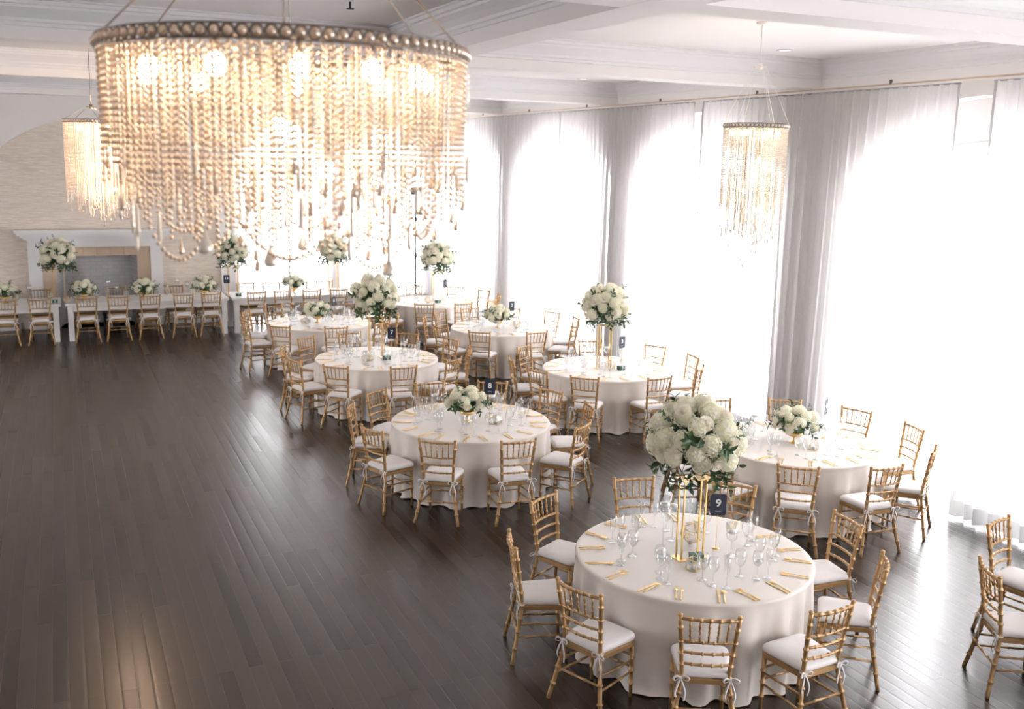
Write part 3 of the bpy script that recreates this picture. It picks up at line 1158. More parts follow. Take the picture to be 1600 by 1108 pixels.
for row, xs, sy in (('near', HEAD_F[:11], -1), ('far', HEAD_B, 1)):
    for i, x in enumerate(xs):
        r = random.Random(i * 5 + sy)
        y = 22.0 + sy * 0.38
        inw = PI / 2 if sy > 0 else -PI / 2
        inward = PI if sy > 0 else 0
        for me, dx, dy, nm, cat in ((M_FORK, -0.15, 0, 'gold fork', 'fork'), (M_KNIFE, 0.12, 0, 'gold table knife', 'knife'), (G_WINE, 0.19, -0.06, 'clear wine glass', 'glass'), (G_GOBLET, 0.20, 0.06, 'clear water goblet', 'glass')):
            lay(me, x - sy * dx + r.uniform(-0.01, 0.01), y + sy * dy + r.uniform(-0.01, 0.01), inward, '%s on the head table, %s side, %s place from the fireplace end' % (nm, row, ORD[i]), cat, '%ss on the head table' % nm if cat != 'knife' else 'gold knives on the head table')

# ------------------------------------------------------------------ flowers
def rot_to(d, roll=0.0):
    """euler that carries +z to direction d"""
    q = Vector((0, 0, 1)).rotation_difference(Vector(d))
    return (q.to_matrix() @ Matrix.Rotation(roll, 3, 'Z')).to_euler()


def fib(n, k):
    z = 1 - 2 * (k + 0.5) / n
    a = k * 2.39996
    s = math.sqrt(max(0, 1 - z * z))
    return np.array((s * math.cos(a), s * math.sin(a), z))


def hydrangea_mesh(seed):
    r = random.Random(seed)
    mb = MB()
    mb.ball((0, 0, 0.035), 0.058, 10, 7, (1, 1, 0.85))
    n = 84
    for k in range(n):
        d = fib(n, k)
        if d[2] < -0.55:
            continue
        R = 0.066 + r.uniform(-0.006, 0.006)
        c = np.array((0, 0, 0.035)) + d * R * np.array((1, 1, 0.88))
        u = unit(np.cross(d, (0.3, 0.5, 0.8)))
        w = np.cross(d, u)
        a0 = r.uniform(0, 6.28)
        s = r.uniform(0.013, 0.018)
        for q in range(4):
            a = a0 + q * PI / 2
            e1 = math.cos(a) * u + math.sin(a) * w
            e2 = -math.sin(a) * u + math.cos(a) * w
            mb.add([c, c + s * 0.6 * e1 - s * 0.5 * e2 + d * 0.004, c + s * 1.15 * e1 + d * 0.003, c + s * 0.6 * e1 + s * 0.5 * e2 + d * 0.004], [(0, 1, 2, 3)])
    return mb.mesh('hydrangea', PETAL, False)


def rose_mesh(seed):
    r = random.Random(seed)
    mb = MB()
    mb.ball((0, 0, 0.020), 0.016, 8, 6, (1, 1, 1.3))
    for layer, (n, R, h, tip) in enumerate(((3, 0.012, 0.040, 0.002), (4, 0.019, 0.039, 0.005), (5, 0.027, 0.034, 0.011), (6, 0.034, 0.026, 0.018))):
        for k in range(n):
            a0 = 2 * PI * k / n + layer * 0.5 + r.uniform(-0.15, 0.15)
            wd = 2 * PI / n * 0.72
            V = []
            for i in range(5):
                t = i / 4
                for j in range(5):
                    a = a0 + wd * (j / 4 - 0.5) * (0.55 + 0.75 * t) * 1.2
                    rad = R * (0.35 + 0.65 * math.sin(t * PI / 2)) + tip * max(0, t - 0.6) * 2
                    z = -0.004 + h * t - 0.006 * (j / 4 - 0.5) ** 2 * 4 * t
                    V.append((rad * math.cos(a), rad * math.sin(a), z))
            mb.add(V, [(i * 5 + j, i * 5 + j + 1, (i + 1) * 5 + j + 1, (i + 1) * 5 + j) for i in range(4) for j in range(4)])
    return mb.mesh('rose', ROSE)


def leaf(mb, base, d, up, L, wd):
    d, up = unit(d), np.array(up, float)
    s = np.cross(d, up)
    s = unit(s) if np.linalg.norm(s) > 1e-6 else np.array((1, 0, 0))
    nrm = np.cross(s, d)
    V, F = [], []
    for t, w in ((0, 0.1), (0.25, 0.8), (0.5, 1.0), (0.75, 0.7), (1.0, 0.02)):
        c = base + d * L * t - nrm * L * 0.18 * t * t
        V += [c - s * wd * w + nrm * wd * w * 0.35, c, c + s * wd * w + nrm * wd * w * 0.35]
    for i in range(4):
        F += [(i * 3, i * 3 + 1, i * 3 + 4, i * 3 + 3), (i * 3 + 1, i * 3 + 2, i * 3 + 5, i * 3 + 4)]
    mb.add(V, F)


def sprig_mesh(seed, kind):
    r = random.Random(seed)
    mb = MB()
    L = 0.20
    st = smooth_curve([(0, 0, 0), (0.008, 0.004, 0.07), (0.0, 0.012, 0.14), (-0.014, 0.02, L)], 4)
    mb.tube(st, [0.0028 * (1 - 0.6 * i / len(st)) for i in range(len(st))], 5)
    m = 9 if kind == 'leaf' else 11
    for k in range(m):
        t = 0.28 + 0.72 * k / (m - 1)
        b = np.array(st[min(int(t * (len(st) - 1)), len(st) - 1)])
        a = k * 2.4 + r.uniform(-0.3, 0.3)
        d = np.array((math.cos(a), math.sin(a), 0.75))
        if kind == 'leaf':
            leaf(mb, b, d, (0, 0, 1), r.uniform(0.065, 0.095), 0.018)
        else:
            leaf(mb, b, d, (0, 0, 1), r.uniform(0.032, 0.046), 0.016)
    return mb.mesh('leaf_sprig' if kind == 'leaf' else 'eucalyptus_sprig', LEAF if kind == 'leaf' else EUCA, False)


def core_mesh():
    """dense inner leaves of a unit ball"""
    r = random.Random(5)
    mb = MB()
    mb.ball((0, 0, 0), 0.55, 12, 8)
    for k in range(150):
        d = fib(150, k)
        t = unit(np.cross(d, (r.uniform(-1, 1), r.uniform(-1, 1), r.uniform(-1, 1))))
        leaf(mb, d * 0.58, d + t * 0.9, d, 0.33, 0.085)
    return mb.mesh('foliage', LEAF, False)


HYD = [hydrangea_mesh(i) for i in range(3)]
ROS = [rose_mesh(i) for i in range(2)]
SPR = [sprig_mesh(1, 'leaf'), sprig_mesh(2, 'leaf'), sprig_mesh(3, 'euca'), sprig_mesh(4, 'euca')]
CORE = core_mesh()


def bouquet(loc, rx, rz, label, group, seed, big):
    r = random.Random(seed)
    t = thing('flower_arrangement', label, 'flowers', loc, 0, group)
    c = obj('foliage', CORE, t)
    c.scale = (rx * 0.86, rx * 0.86, rz * 0.86)
    c['kind'] = 'stuff'
    S = np.array((rx, rx, rz))
    nh, nr, nl, ne = (36, 20, 18, 9) if big else (20, 11, 15, 8)
    sc = 1.22 if big else 0.95
    lo = -0.62 if big else -0.25

    def put(me, d, f, s, tilt=0.0):
        p = d * S * f
        n = unit(d / S + np.array([r.uniform(-tilt, tilt) for _ in range(3)]) / S)
        o = obj(me.name.split('.')[0], me, t)
        o.location = tuple(p)
        o.rotation_euler = rot_to(n, r.uniform(0, 6.28))
        o.scale = (s, s, s)
    k = 0
    for i in range(nh):
        d = fib(nh, i)
        d = unit(d + np.array([r.uniform(-0.12, 0.12) for _ in range(3)]))
        if d[2] < lo:
            continue
        put(HYD[i % 3], d, 0.73 + r.uniform(-0.09, 0.07), sc * r.uniform(0.80, 1.15))
    for i in range(nr):
        d = fib(nr, i + 0.35)
        d = unit(d + np.array([r.uniform(-0.25, 0.25) for _ in range(3)]))
        if d[2] < lo:
            continue
        put(ROS[i % 2], d, 0.93 + r.uniform(-0.04, 0.06), (1.15 if big else 0.9) * r.uniform(0.9, 1.15), 0.1)
    for i in range(nl):                       # leaves, mostly around the lower half and hanging below
        a = i * 2.39996 + r.uniform(-0.3, 0.3)
        z = (r.uniform(-0.85, -0.35) if big else r.uniform(-0.22, 0.0)) if i % 3 else r.uniform(-0.1, 0.7)
        s = math.sqrt(1 - z * z)
        d = np.array((s * math.cos(a), s * math.sin(a), z))
        put(SPR[i % 2], d, 0.60, (0.95 if big else 0.72) * r.uniform(0.85, 1.15), 0.25)
    for i in range(9 if big else 0):          # trailing leaves under the ball
        a = i * 2.39996 + r.uniform(-0.3, 0.3)
        s = r.uniform(0.62, 0.82)
        d = np.array((s * math.cos(a), s * math.sin(a), -math.sqrt(1 - s * s)))
        put(SPR[i % 2], d, 0.72, r.uniform(0.85, 1.1), 0.2)
    for i in range(ne):
        a = i * 2.39996 + 1.0
        z = r.uniform(-0.2, 0.95)
        s = math.sqrt(1 - z * z)
        d = np.array((s * math.cos(a), s * math.sin(a), z))
        put(SPR[2 + i % 2], d, 0.74, (0.8 if big else 0.6) * r.uniform(0.85, 1.2), 0.3)
    return t


def tall_stand(loc, label, h):
    t = thing('flower_stand', label, 'flower stand', loc, 0, 'tall gold flower stands')
    for sx in (-1, 1):
        mb = MB()
        mb.box((sx * 0.10 - 0.035, -0.07, 0), (sx * 0.10 + 0.035, 0.07, 0.006))
        mb.build('base_plate', BRASS, t, False)
        for sy in (-1, 1):
            mb = MB()
            mb.box((sx * 0.10 - 0.006, sy * 0.035 - 0.006, 0.006), (sx * 0.10 + 0.006, sy * 0.035 + 0.006, h))
            mb.build('post', BRASS, t, False)
    mb = MB()
    mb.box((-0.13, -0.06, h), (0.13, 0.06, h + 0.008))
    mb.build('top_plate', BRASS, t, False)
    return t


def compote(loc, label):
    t = thing('compote_vase', label, 'vase', loc, 0, 'gold compote vases')
    mb = MB()
    mb.lathe([(0, 0.0), (0.055, 0.0), (0.055, 0.006), (0.025, 0.014), (0.012, 0.03), (0.014, 0.06), (0.03, 0.072)], 20)
    mb.build('foot', BRASS, t)
    mb = MB()
    mb.lathe([(0.0, 0.066), (0.03, 0.068), (0.075, 0.085), (0.10, 0.125), (0.096, 0.125), (0.07, 0.092), (0.0, 0.08)], 24)
    mb.build('bowl', BRASS, t)
    return t


TALLS = [(4.36, 6.12, 'card nine table'), (4.30, 14.43, 'card seven table'), (7.28, 12.65, 'card three table'), (7.30, 19.9, 'card one table'),
         (-0.06, 21.9, 'head table before the fireplace'), (3.36, 21.95, 'head table beside the thirteen card'), (5.58, 22.05, 'head table before the alcove curtains')]
for i, (x, y, w) in enumerate(TALLS):
    z = HT + 0.001
    tall_stand((x, y, z), 'tall gold four-post flower stand on the %s' % w, 0.64)
    bouquet((x, y, z + 0.955), 0.345 if i < 4 else 0.33, 0.315, 'large white hydrangea and rose arrangement raised on the %s' % w, 'tall white arrangements', 60 + i, True)
LOWS = [(4.24, 10.52, 'card eight table'), (7.32, 8.43, 'card four table'), (7.20, 16.43, 'card two table'), (4.23, 17.9, 'card six table'),
        (-1.05, 21.95, 'head table at the left edge of view'), (0.38, 21.95, 'head table, left of the firebox middle'), (1.54, 21.95, 'head table before the right fireplace leg'),
        (2.76, 21.95, 'head table before the papered wall'), (4.67, 21.95, 'head table before the alcove curtains')]
for i, (x, y, w) in enumerate(LOWS):
    z = HT + 0.001
    compote((x, y, z), 'gold footed compote vase on the %s' % w)
    bouquet((x, y, z + 0.225), 0.235 if i < 4 else 0.215, 0.15, 'low spreading arrangement of white flowers on the %s' % w, 'low white arrangements', 90 + i, False)


# ------------------------------------------------------------------ number cards
def number_card(loc, txt, yaw, label, hz=0.365):
    t = thing('table_number', label, 'table number', loc, yaw, 'navy table number cards')
    mb = MB()
    mb.lathe([(0, 0), (0.032, 0), (0.033, 0.003), (0.012, 0.006), (0, 0.007)], 20)
    mb.build('base', BRASS, t)
    mb = MB()
    mb.tube([(0, 0, 0.006), (0, 0, hz - 0.075)], 0.0022, 6)
    loop = [(0.014 * math.sin(a) * 1.0, 0.004, hz - 0.088 + 0.016 - 0.016 * math.cos(a)) for a in np.linspace(0, 2 * PI, 12)]
    mb.tube(loop, 0.002, 5)
    mb.build('stick', BRASS, t)
    mb = MB()
    w, h, c = 0.064, 0.089, 0.012
    out = [(-w + c, -h), (w - c, -h), (w, -h + c), (w, h - c), (w - c, h), (-w + c, h), (-w, h - c), (-w, -h + c)]
    V = [(x, y, hz + z) for y in (-0.0015, 0.0015) for x, z in out]
    mb.add(V, [tuple(range(8)), tuple(range(15, 7, -1))] + [(k, 8 + k, 8 + (k + 1) % 8, (k + 1) % 8) for k in range(8)])
    card = mb.build('card', NAVY, t, False)
    cu = bpy.data.curves.new('numeral', 'FONT')
    cu.body = txt
    cu.align_x = 'CENTER'
    cu.align_y = 'CENTER'
    cu.size = 0.088 if len(txt) == 1 else 0.072
    cu.offset = 0.0016
    cu.extrude = 0.0004
    cu.materials.append(PRINT)
    tmp = bpy.data.objects.new('numeral_curve', cu)
    COL.objects.link(tmp)
    bpy.context.view_layer.update()
    me = bpy.data.meshes.new_from_object(tmp.evaluated_get(bpy.context.evaluated_depsgraph_get()))
    bpy.data.objects.remove(tmp)
    o = obj('numeral', me, card)
    o.location = (0, -0.0022, hz + 0.012)
    o.rotation_euler = (PI / 2, 0, 0)
    mb = MB()
    mb.box((-0.022, -0.0022, hz - 0.053), (0.022, -0.0014, hz - 0.050))
    mb.build('printed_line', PRINT, card, False)
    return t


for n, x, y, yaw in ((9, 4.66, 6.19, -0.40), (8, 4.56, 10.60, -0.40), (7, 4.56, 14.45, -0.34), (6, 4.57, 18.02, 0.75), (4, 7.77, 8.46, 0.62), (3, 7.60, 12.68, 0.28), (2, 7.53, 16.55, 0.30), (1, 7.49, 19.95, 0.62)):
    number_card((x, y, HT + 0.001), str(n), yaw, 'navy table card reading %s on a thin gold stand' % NUM[n])
number_card((3.21, 21.85, HT + 0.001), '13', -0.1, 'navy table card reading thirteen on the head table')


# ------------------------------------------------------------------ candles, lanterns, boxes
def candle_holder(loc, h, label, group):
    t = thing('candle_holder', label, 'candle holder', loc, 0, group)
    mb = MB()
    mb.lathe([(0, 0.001), (0.050, 0.002), (0.052, 0.005), (0.02, 0.012), (0.006, 0.022), (0.005, h - 0.16), (0.012, h - 0.15), (0.038, h - 0.13), (0.047, h - 0.10), (0.049, h), (0.047, h)], 18)
    mb.build('stemmed_glass', STEM, t)
    mb = MB()
    mb.lathe([(0, h - 0.085), (0.032, h - 0.082), (0.038, h - 0.07), (0.034, h - 0.058), (0, h - 0.056)], 14)
    mb.tube([(0, 0, h - 0.056), (0, 0, h - 0.048)], 0.0015, 4)
    mb.build('floating_candle', WAX, t)


def lantern(loc, kind, s, rz, label, group):
    t = thing('geometric_lantern', label, 'lantern', loc, rz, group)
    if kind == 'cube':
        V = [(x, y, z) for z in (0.004, 2 * s) for x, y in ((-s, -s), (s, -s), (s, s), (-s, s))]
        F = [(0, 3, 2, 1), (0, 1, 5, 4), (1, 2, 6, 5), (2, 3, 7, 6), (3, 0, 4, 7)]
    elif kind == 'prism':
        V = [(x, y, 0.004) for x, y in ((-s, -s), (s, -s), (s, s), (-s, s))] + [(1.35 * x, 1.35 * y, s) for x, y in ((-s, -s), (s, -s), (s, s), (-s, s))] + [(0.5 * x, 0.5 * y, 2.1 * s) for x, y in ((-s, -s), (s, -s), (s, s), (-s, s))]
        F = [(0, 3, 2, 1)] + [(j * 4 + k, j * 4 + (k + 1) % 4, j * 4 + 4 + (k + 1) % 4, j * 4 + 4 + k) for j in range(2) for k in range(4)]
    else:                                     # dodecahedron standing on a face
        g = (1 + 5 ** 0.5) / 2
        raw = [np.array((a, b, c), float) for a in (-1, 1) for b in (-1, 1) for c in (-1, 1)]
        for a in (-1, 1):
            for b in (-1, 1):
                raw += [np.array((0, a / g, b * g)), np.array((a / g, b * g, 0)), np.array((a * g, 0, b / g))]
        nrm = [unit(p) for a in (-1, 1) for b in (-1, 1) for p in ((0, a, b * g), (a, b * g, 0), (a * g, 0, b))]
        q = Vector(tuple(nrm[0])).rotation_difference(Vector((0, 0, -1))).to_matrix()
        raw = [np.array(q @ Vector(tuple(p))) for p in raw]
        nrm = [np.array(q @ Vector(tuple(p))) for p in nrm]
        lo = min(p[2] for p in raw)
        F = []
        for m in nrm:
            ids = sorted(range(20), key=lambda k: -raw[k].dot(m))[:5]
            u = unit(raw[ids[0]] - m * raw[ids[0]].dot(m))
            w = np.cross(m, u)
            ids.sort(key=lambda k: math.atan2(raw[k].dot(w), raw[k].dot(u)))
            F.append(tuple(ids))
        V = [tuple(p * s / 1.6 + np.array((0, 0, -lo * s / 1.6 + 0.004))) for p in raw]
    E = set()
    for f in F:
        for a, b in zip(f, f[1:] + f[:1]):
            E.add((min(a, b), max(a, b)))
    mb = MB()
    for a, b in E:
        mb.tube([V[a], V[b]], 0.0028, 5)
    mb.build('gold_frame', BRASS, t)
    mb = MB()
    mb.add(V, F)
    mb.build('glass_panes', STEM, t, False)
    mb = MB()
    mb.lathe([(0, 0.006), (0.019, 0.006), (0.019, 0.03), (0.0, 0.031)], 12)
    mb.build('tealight', WAX, t)


def green_box(loc, rz, label, group):
    t = thing('keepsake_box', label, 'box', loc, rz, group)
    mb = MB()
    mb.box((-0.05, -0.035, 0), (0.05, 0.035, 0.045))
    mb.build('body', GREENB, t, False)
    mb = MB()
    mb.box((-0.052, -0.037, 0.045), (0.052, 0.037, 0.062))
    mb.build('lid', GREENB, t, False)
    mb = MB()
    mb.box((-0.004, -0.038, 0.0), (0.002, 0.038, 0.0632))
    mb.build('ribbon', PRINT, t, False)


z = HT + 0.001
candle_holder((4.16, 6.20, z), 0.50, 'tallest stemmed glass candle holder on the card nine table', 'stemmed candle holders')
candle_holder((4.43, 6.47, z), 0.36, 'stemmed glass candle holder behind the stand on the card nine table', 'stemmed candle holders')
candle_holder((4.68, 6.02, z), 0.27, 'short stemmed glass candle holder beside card nine', 'stemmed candle holders')
lantern((4.52, 6.33, z), 'dodeca', 0.085, 0.3, 'many-sided gold-edged glass lantern behind the stand on the card nine table', 'geometric lanterns')
lantern((4.25, 5.90, z), 'cube', 0.042, 0.35, 'small square gold-edged glass lantern on the card nine table', 'geometric lanterns')
green_box((4.36, 6.03, z), -0.3, 'emerald green ribboned box on the card nine table', 'emerald green boxes')
for n, px, py, bx, by in ((7, -0.20, -0.18, 0.1, -0.18), (3, 0.0, -0.17, 0.16, -0.2), (1, -0.22, -0.3, 0.02, -0.24)):
    cx, cy, _ = TABLES[n]
    lantern((cx + px, cy + py, z), 'dodeca' if n != 7 else 'prism', 0.075 if n != 7 else 0.05, 0.2, 'gold-edged glass lantern under the tall flowers on the card %s table' % NUM[n], 'geometric lanterns')
    green_box((cx + bx, cy + by, z), 0.2, 'emerald green ribboned box on the card %s table' % NUM[n], 'emerald green boxes')
    candle_holder((cx - 0.28, cy + 0.14, z), 0.40, 'tall stemmed glass candle holder on the card %s table, dance floor side of the flowers' % NUM[n], 'stemmed candle holders')
    candle_holder((cx + 0.22, cy + 0.34, z), 0.30, 'stemmed glass candle holder on the card %s table, behind the flowers' % NUM[n], 'stemmed candle holders')
for n, px, py, kind, s in ((8, 0.22, -0.22, 'prism', 0.045), (4, 0.02, -0.30, 'cube', 0.045), (2, 0.20, -0.22, 'dodeca', 0.07), (6, -0.28, -0.05, 'prism', 0.05)):
    cx, cy, _ = TABLES[n]
    lantern((cx + px, cy + py, z), kind, s, 0.7, 'gold-edged glass lantern beside the low flowers on the card %s table' % NUM[n], 'geometric lanterns')
    candle_holder((cx - 0.36, cy + 0.26, z), 0.34, 'stemmed glass candle holder on the card %s table, dance floor side of the flowers' % NUM[n], 'stemmed candle holders')
    candle_holder((cx + 0.36, cy + 0.22, z), 0.28, 'stemmed glass candle holder on the card %s table, window side of the flowers' % NUM[n], 'stemmed candle holders')
green_box((-0.16, 21.72, z), 0.1, 'emerald green ribboned box on the head table before the fireplace', 'emerald green boxes')
green_box((3.44, 21.78, z), 0.1, 'emerald green ribboned box on the head table beside the thirteen card', 'emerald green boxes')
lantern((0.06, 21.66, z), 'dodeca', 0.07, 0.4, 'gold-edged glass lantern on the head table before the firebox', 'geometric lanterns')
for i, (x, h, w) in enumerate(((-0.62, 0.34, 'left of the tall fireplace flowers'), (0.86, 0.42, 'before the firebox middle'), (1.02, 0.30, 'right of the firebox middle'), (2.22, 0.40, 'before the papered wall'), (2.42, 0.32, 'before the papered wall, nearer the corner'), (4.25, 0.42, 'left of the low alcove flowers'), (5.2, 0.36, 'right of the low alcove flowers'))):
    candle_holder((x, 22.08, z), h, 'stemmed glass candle holder on the head table, %s' % w, 'stemmed candle holders')


# ------------------------------------------------------------------ chandeliers
def beads(mb, pts, r, nu, nv):
    for p in pts:
        mb.ball(p, r, nu, nv)


def drop_profile(mb, p, L, r, n=8):
    mb.lathe([(0.0008, 0), (r * 0.25, -L * 0.35), (r * 0.8, -L * 0.68), (r, -L * 0.82), (r * 0.7, -L * 0.95), (0.0, -L)], n, p)


def chandelier(loc, R, rings, pitch, rb, label, seed, ceil_h, hub, swags, drops, bulbs, power, cam_dir, det, tears=(), fine=None):
    """rings: (radius fraction, strand count, min length, max length)"""
    r = random.Random(seed)
    CAB, BD = fine or (RINGM, BEAD)
    t = thing('chandelier', label, 'chandelier', loc, 0, 'crystal bead chandeliers')
    nb = int(2 * PI * R / 0.037)
    mb = MB()
    for k in range(nb):
        a = 2 * PI * k / nb
        c = np.array((R * math.cos(a), R * math.sin(a), 0.0))
        ta = np.array((-math.sin(a), math.cos(a), 0))
        q = [c + 0.0165 * (math.cos(b) * ta + math.sin(b) * np.array((0, 0, 1))) for b in np.linspace(0, 2 * PI, det[0] + 1)[:-1]]
        mb.tube(q, 0.0035, 4, closed=True)
    for zz in (-0.019, 0.019):
        mb.tube([(R * math.cos(a), R * math.sin(a), zz) for a in np.linspace(0, 2 * PI, 49)[:-1]], 0.003, 5, closed=True)
    mb.build('ring_band', RINGM, t)
    mb = MB()
    for k in range(nb):
        a = 2 * PI * k / nb
        mb.ball((R * math.cos(a), R * math.sin(a), 0), 0.0135, 7, 5)
    mb.build('band_crystals', BD, t)
    mb = MB()
    for rr in (0.78, 0.45):
        mb.tube([(R * rr * math.cos(a), R * rr * math.sin(a), 0.0) for a in np.linspace(0, 2 * PI, 41)[:-1]], 0.004, 5, closed=True)
    for k in range(6):
        a = k * PI / 3
        mb.tube([(0, 0, 0.0), (R * math.cos(a), R * math.sin(a), 0)], 0.004, 5)
    mb.build('inner_frame', RINGM, t)
    # bead strands
    lib = {}
    allst = []
    for fr, n, l0, l1 in rings:
        for k in range(n):
            a = 2 * PI * (k + 0.5 * (fr < 0.9)) / n + r.uniform(-0.01, 0.01)
            Ls = l0 + (l1 - l0) * (0.5 + 0.25 * math.sin(3 * a + seed) + r.uniform(-0.5, 0.5))
            nb_ = max(5, int(round(min(max(Ls, l0), l1) / pitch / 3)) * 3)
            allst.append((fr, a, nb_, R * fr * math.cos(a), R * fr * math.sin(a)))
    cd = np.array(cam_dir)
    allst.sort(key=lambda s: -(s[3] * cd[0] + s[4] * cd[1]))

    def strand(nb_, kind):
        if (nb_, kind) not in lib:
            m = MB()
            m.tube([(0, 0, -0.015), (0, 0, -0.025 - nb_ * pitch)], 0.0009, 3)
            for i in range(nb_):
                m.ball((0, 0, -0.028 - i * pitch), rb * (1.0 if i % 9 else 1.18), det[1], det[2])
            if kind:
                drop_profile(m, (0, 0, -0.03 - nb_ * pitch), 0.06, 0.010, 6)
            lib[(nb_, kind)] = m.mesh('bead_strand', BD)
        return lib[(nb_, kind)]
    rest = MB()
    for i, (fr, a, nb_, x, y) in enumerate(allst):
        kind = i % 6 == 0
        if i < 100:
            o = obj('bead_strand', strand(nb_, kind), t, (x, y, 0))
        else:
            for q in range(nb_):
                rest.ball((x, y, -0.028 - q * pitch), rb, det[1], det[2])
            if kind:
                drop_profile(rest, (x, y, -0.03 - nb_ * pitch), 0.06, 0.010, 6)
    if rest.v:
        o = rest.build('bead_strands', BD, t)
        o['kind'] = 'stuff'
    # swagged strands along the bottom
    for (r0, a0, z0, r1, a1, z1, sag) in swags:
        p, q = np.array((r0 * R * math.cos(a0), r0 * R * math.sin(a0), z0)), np.array((r1 * R * math.cos(a1), r1 * R * math.sin(a1), z1))
        m = MB()
        D = np.linalg.norm(q - p) + 1.6 * sag
        n = max(8, int(D / (pitch * 1.45)))
        for i in range(n + 1):
            u = i / n
            m.ball(p + (q - p) * u - np.array((0, 0, sag * 4 * u * (1 - u))), rb * 1.05, det[1], det[2])
        for pp in (p, q):                     # the strand that carries it
            nn = int(-pp[2] / (pitch * 1.3))
            for i in range(nn):
                m.ball((pp[0], pp[1], -0.03 - i * pitch * 1.3), rb * 0.8, det[1], det[2])
        m.build('bead_swag', BD, t)
    for (fr, a, zt, L, rd) in drops:          # clear prism drops
        m = MB()
        x, y = fr * R * math.cos(a), fr * R * math.sin(a)
        m.tube([(x, y, -0.02), (x, y, zt)], 0.0008, 3)
        m.tube([(x, y, zt), (x, y, zt - L * 0.15), (x, y, zt - L * 0.8), (x, y, zt - L)], [rd * 0.3, rd * 0.8, rd, 0.001], 6)
        m.build('prism_drop', BEADC, t, False)
    for (fr, a, zt) in tears:                 # amber teardrop pendants
        m = MB()
        x, y = fr * R * math.cos(a), fr * R * math.sin(a)
        for i in range(int(-zt / (pitch * 1.4))):
            m.ball((x, y, -0.03 - i * pitch * 1.4), rb * 0.7, det[1], det[2])
        drop_profile(m, (x, y, zt), 0.085, 0.021, 14)
        m.build('teardrop_pendant', BEADC, t)
    for (fr, a, zz, rad) in bulbs:
        m = MB()
        x, y = fr * R * math.cos(a), fr * R * math.sin(a)
        m.ball((x, y, zz), rad, 12, 8, (1, 1, 1.15))
        b = m.build('bulb', BULB, t)
        m = MB()
        m.tube([(x, y, zz + rad), (x, y, 0.0)], 0.008, 6)
        m.build('socket', RINGM, b)
    hx, hy, hz = hub
    m = MB()
    m.tube([(hx, hy, hz - 0.02), (hx, hy, hz + 0.03)], 0.02, 10)
    for k in range(6):
        a = k * PI / 3 + 0.3
        m.tube([(hx, hy, hz), (hx + 0.06 * math.cos(a), hy + 0.06 * math.sin(a), hz)], 0.006, 5)
    m.build('hub', CAB, t)
    m = MB()
    m.tube([(hx, hy, hz), (hx, hy, ceil_h - loc[2] - 0.02)], 0.005, 6)
    m.build('hanging_rod', CAB, t)
    m = MB()
    m.lathe([(0, 0), (0.06, 0), (0.055, -0.02), (0.015, -0.03), (0, -0.03)], 16, (hx, hy, ceil_h - loc[2]))
    m.build('canopy', CAB, t)
    for k in range(6):
        a = k * PI / 3 + 0.3
        m = MB()
        m.tube([(hx + 0.06 * math.cos(a), hy + 0.06 * math.sin(a), hz), (R * math.cos(a), R * math.sin(a), 0.02)], 0.0024, 5)
        m.build('suspension_cable', CAB, t)
    for (x, y, zz, w) in power:
        l = bpy.data.lights.new('chandelier_light', 'POINT')
        l.energy, l.color, l.shadow_soft_size = w, (1.0, 0.69, 0.45), 0.05
        o = bpy.data.objects.new('chandelier_light', l)
        COL.objects.link(o)
        o.parent = t
        o.location = (x, y, zz)
    return t


r_ = random.Random(8)
A = lambda d: math.radians(d)
R1 = 0.56
sw = []
for k in range(11):
    a0 = A(-150 + k * 33 + r_.uniform(-6, 6))
    f = r_.uniform(0.55, 0.95)
    sw.append((f, a0, -0.46 - r_.uniform(0, 0.05), f * r_.uniform(0.85, 1.05), a0 + A(r_.uniform(26, 46)), -0.47 - r_.uniform(0, 0.06), r_.uniform(0.07, 0.13)))
drp = [(r_.uniform(0.55, 1.02), A(r_.uniform(-180, 180)), -r_.uniform(0.28, 0.56), r_.uniform(0.07, 0.11), 0.008) for _ in range(34)]
tea = [(0.62, A(-112), -0.55), (0.60, A(-40), -0.60), (0.93, A(-128), -0.50), (0.5, A(70), -0.56)]
sw += [(0.72, A(-35), -0.50, 0.95, A(8), -0.40, 0.12), (0.55, A(-75), -0.52, 0.72, A(-35), -0.50, 0.14), (0.8, A(-120), -0.50, 0.55, A(-75), -0.52, 0.10)]
bl = [(0.78, A(d), -0.075, 0.028) for d in (-165, -128, -98, -70, -42, -8, 30, 75, 120, 160)] + [(0.35, A(-100), -0.25, 0.026), (0.30, A(-60), -0.36, 0.026), (0.3, A(90), -0.22, 0.026)]
pw = [(0.40 * math.cos(A(d)), 0.40 * math.sin(A(d)), -0.085, 1.7) for d in (-150, -90, -30, 30, 90, 150)] + [(0, 0, -0.25, 3.0), (0, -0.1, -0.40, 2.4)]
chandelier((0.68, 3.22, 4.11), R1, [(0.985, 132, 0.27, 0.46), (0.86, 70, 0.30, 0.52), (0.68, 48, 0.34, 0.58), (0.45, 30, 0.40, 0.62), (0.22, 12, 0.46, 0.64)], 0.0185, 0.0063,
           'large round chandelier of amber crystal bead strands, closest to the camera', 2, ZC, (0, 0, 0.52), sw, drp, bl, pw, (-0.2, -0.98), (12, 7, 5), tea)


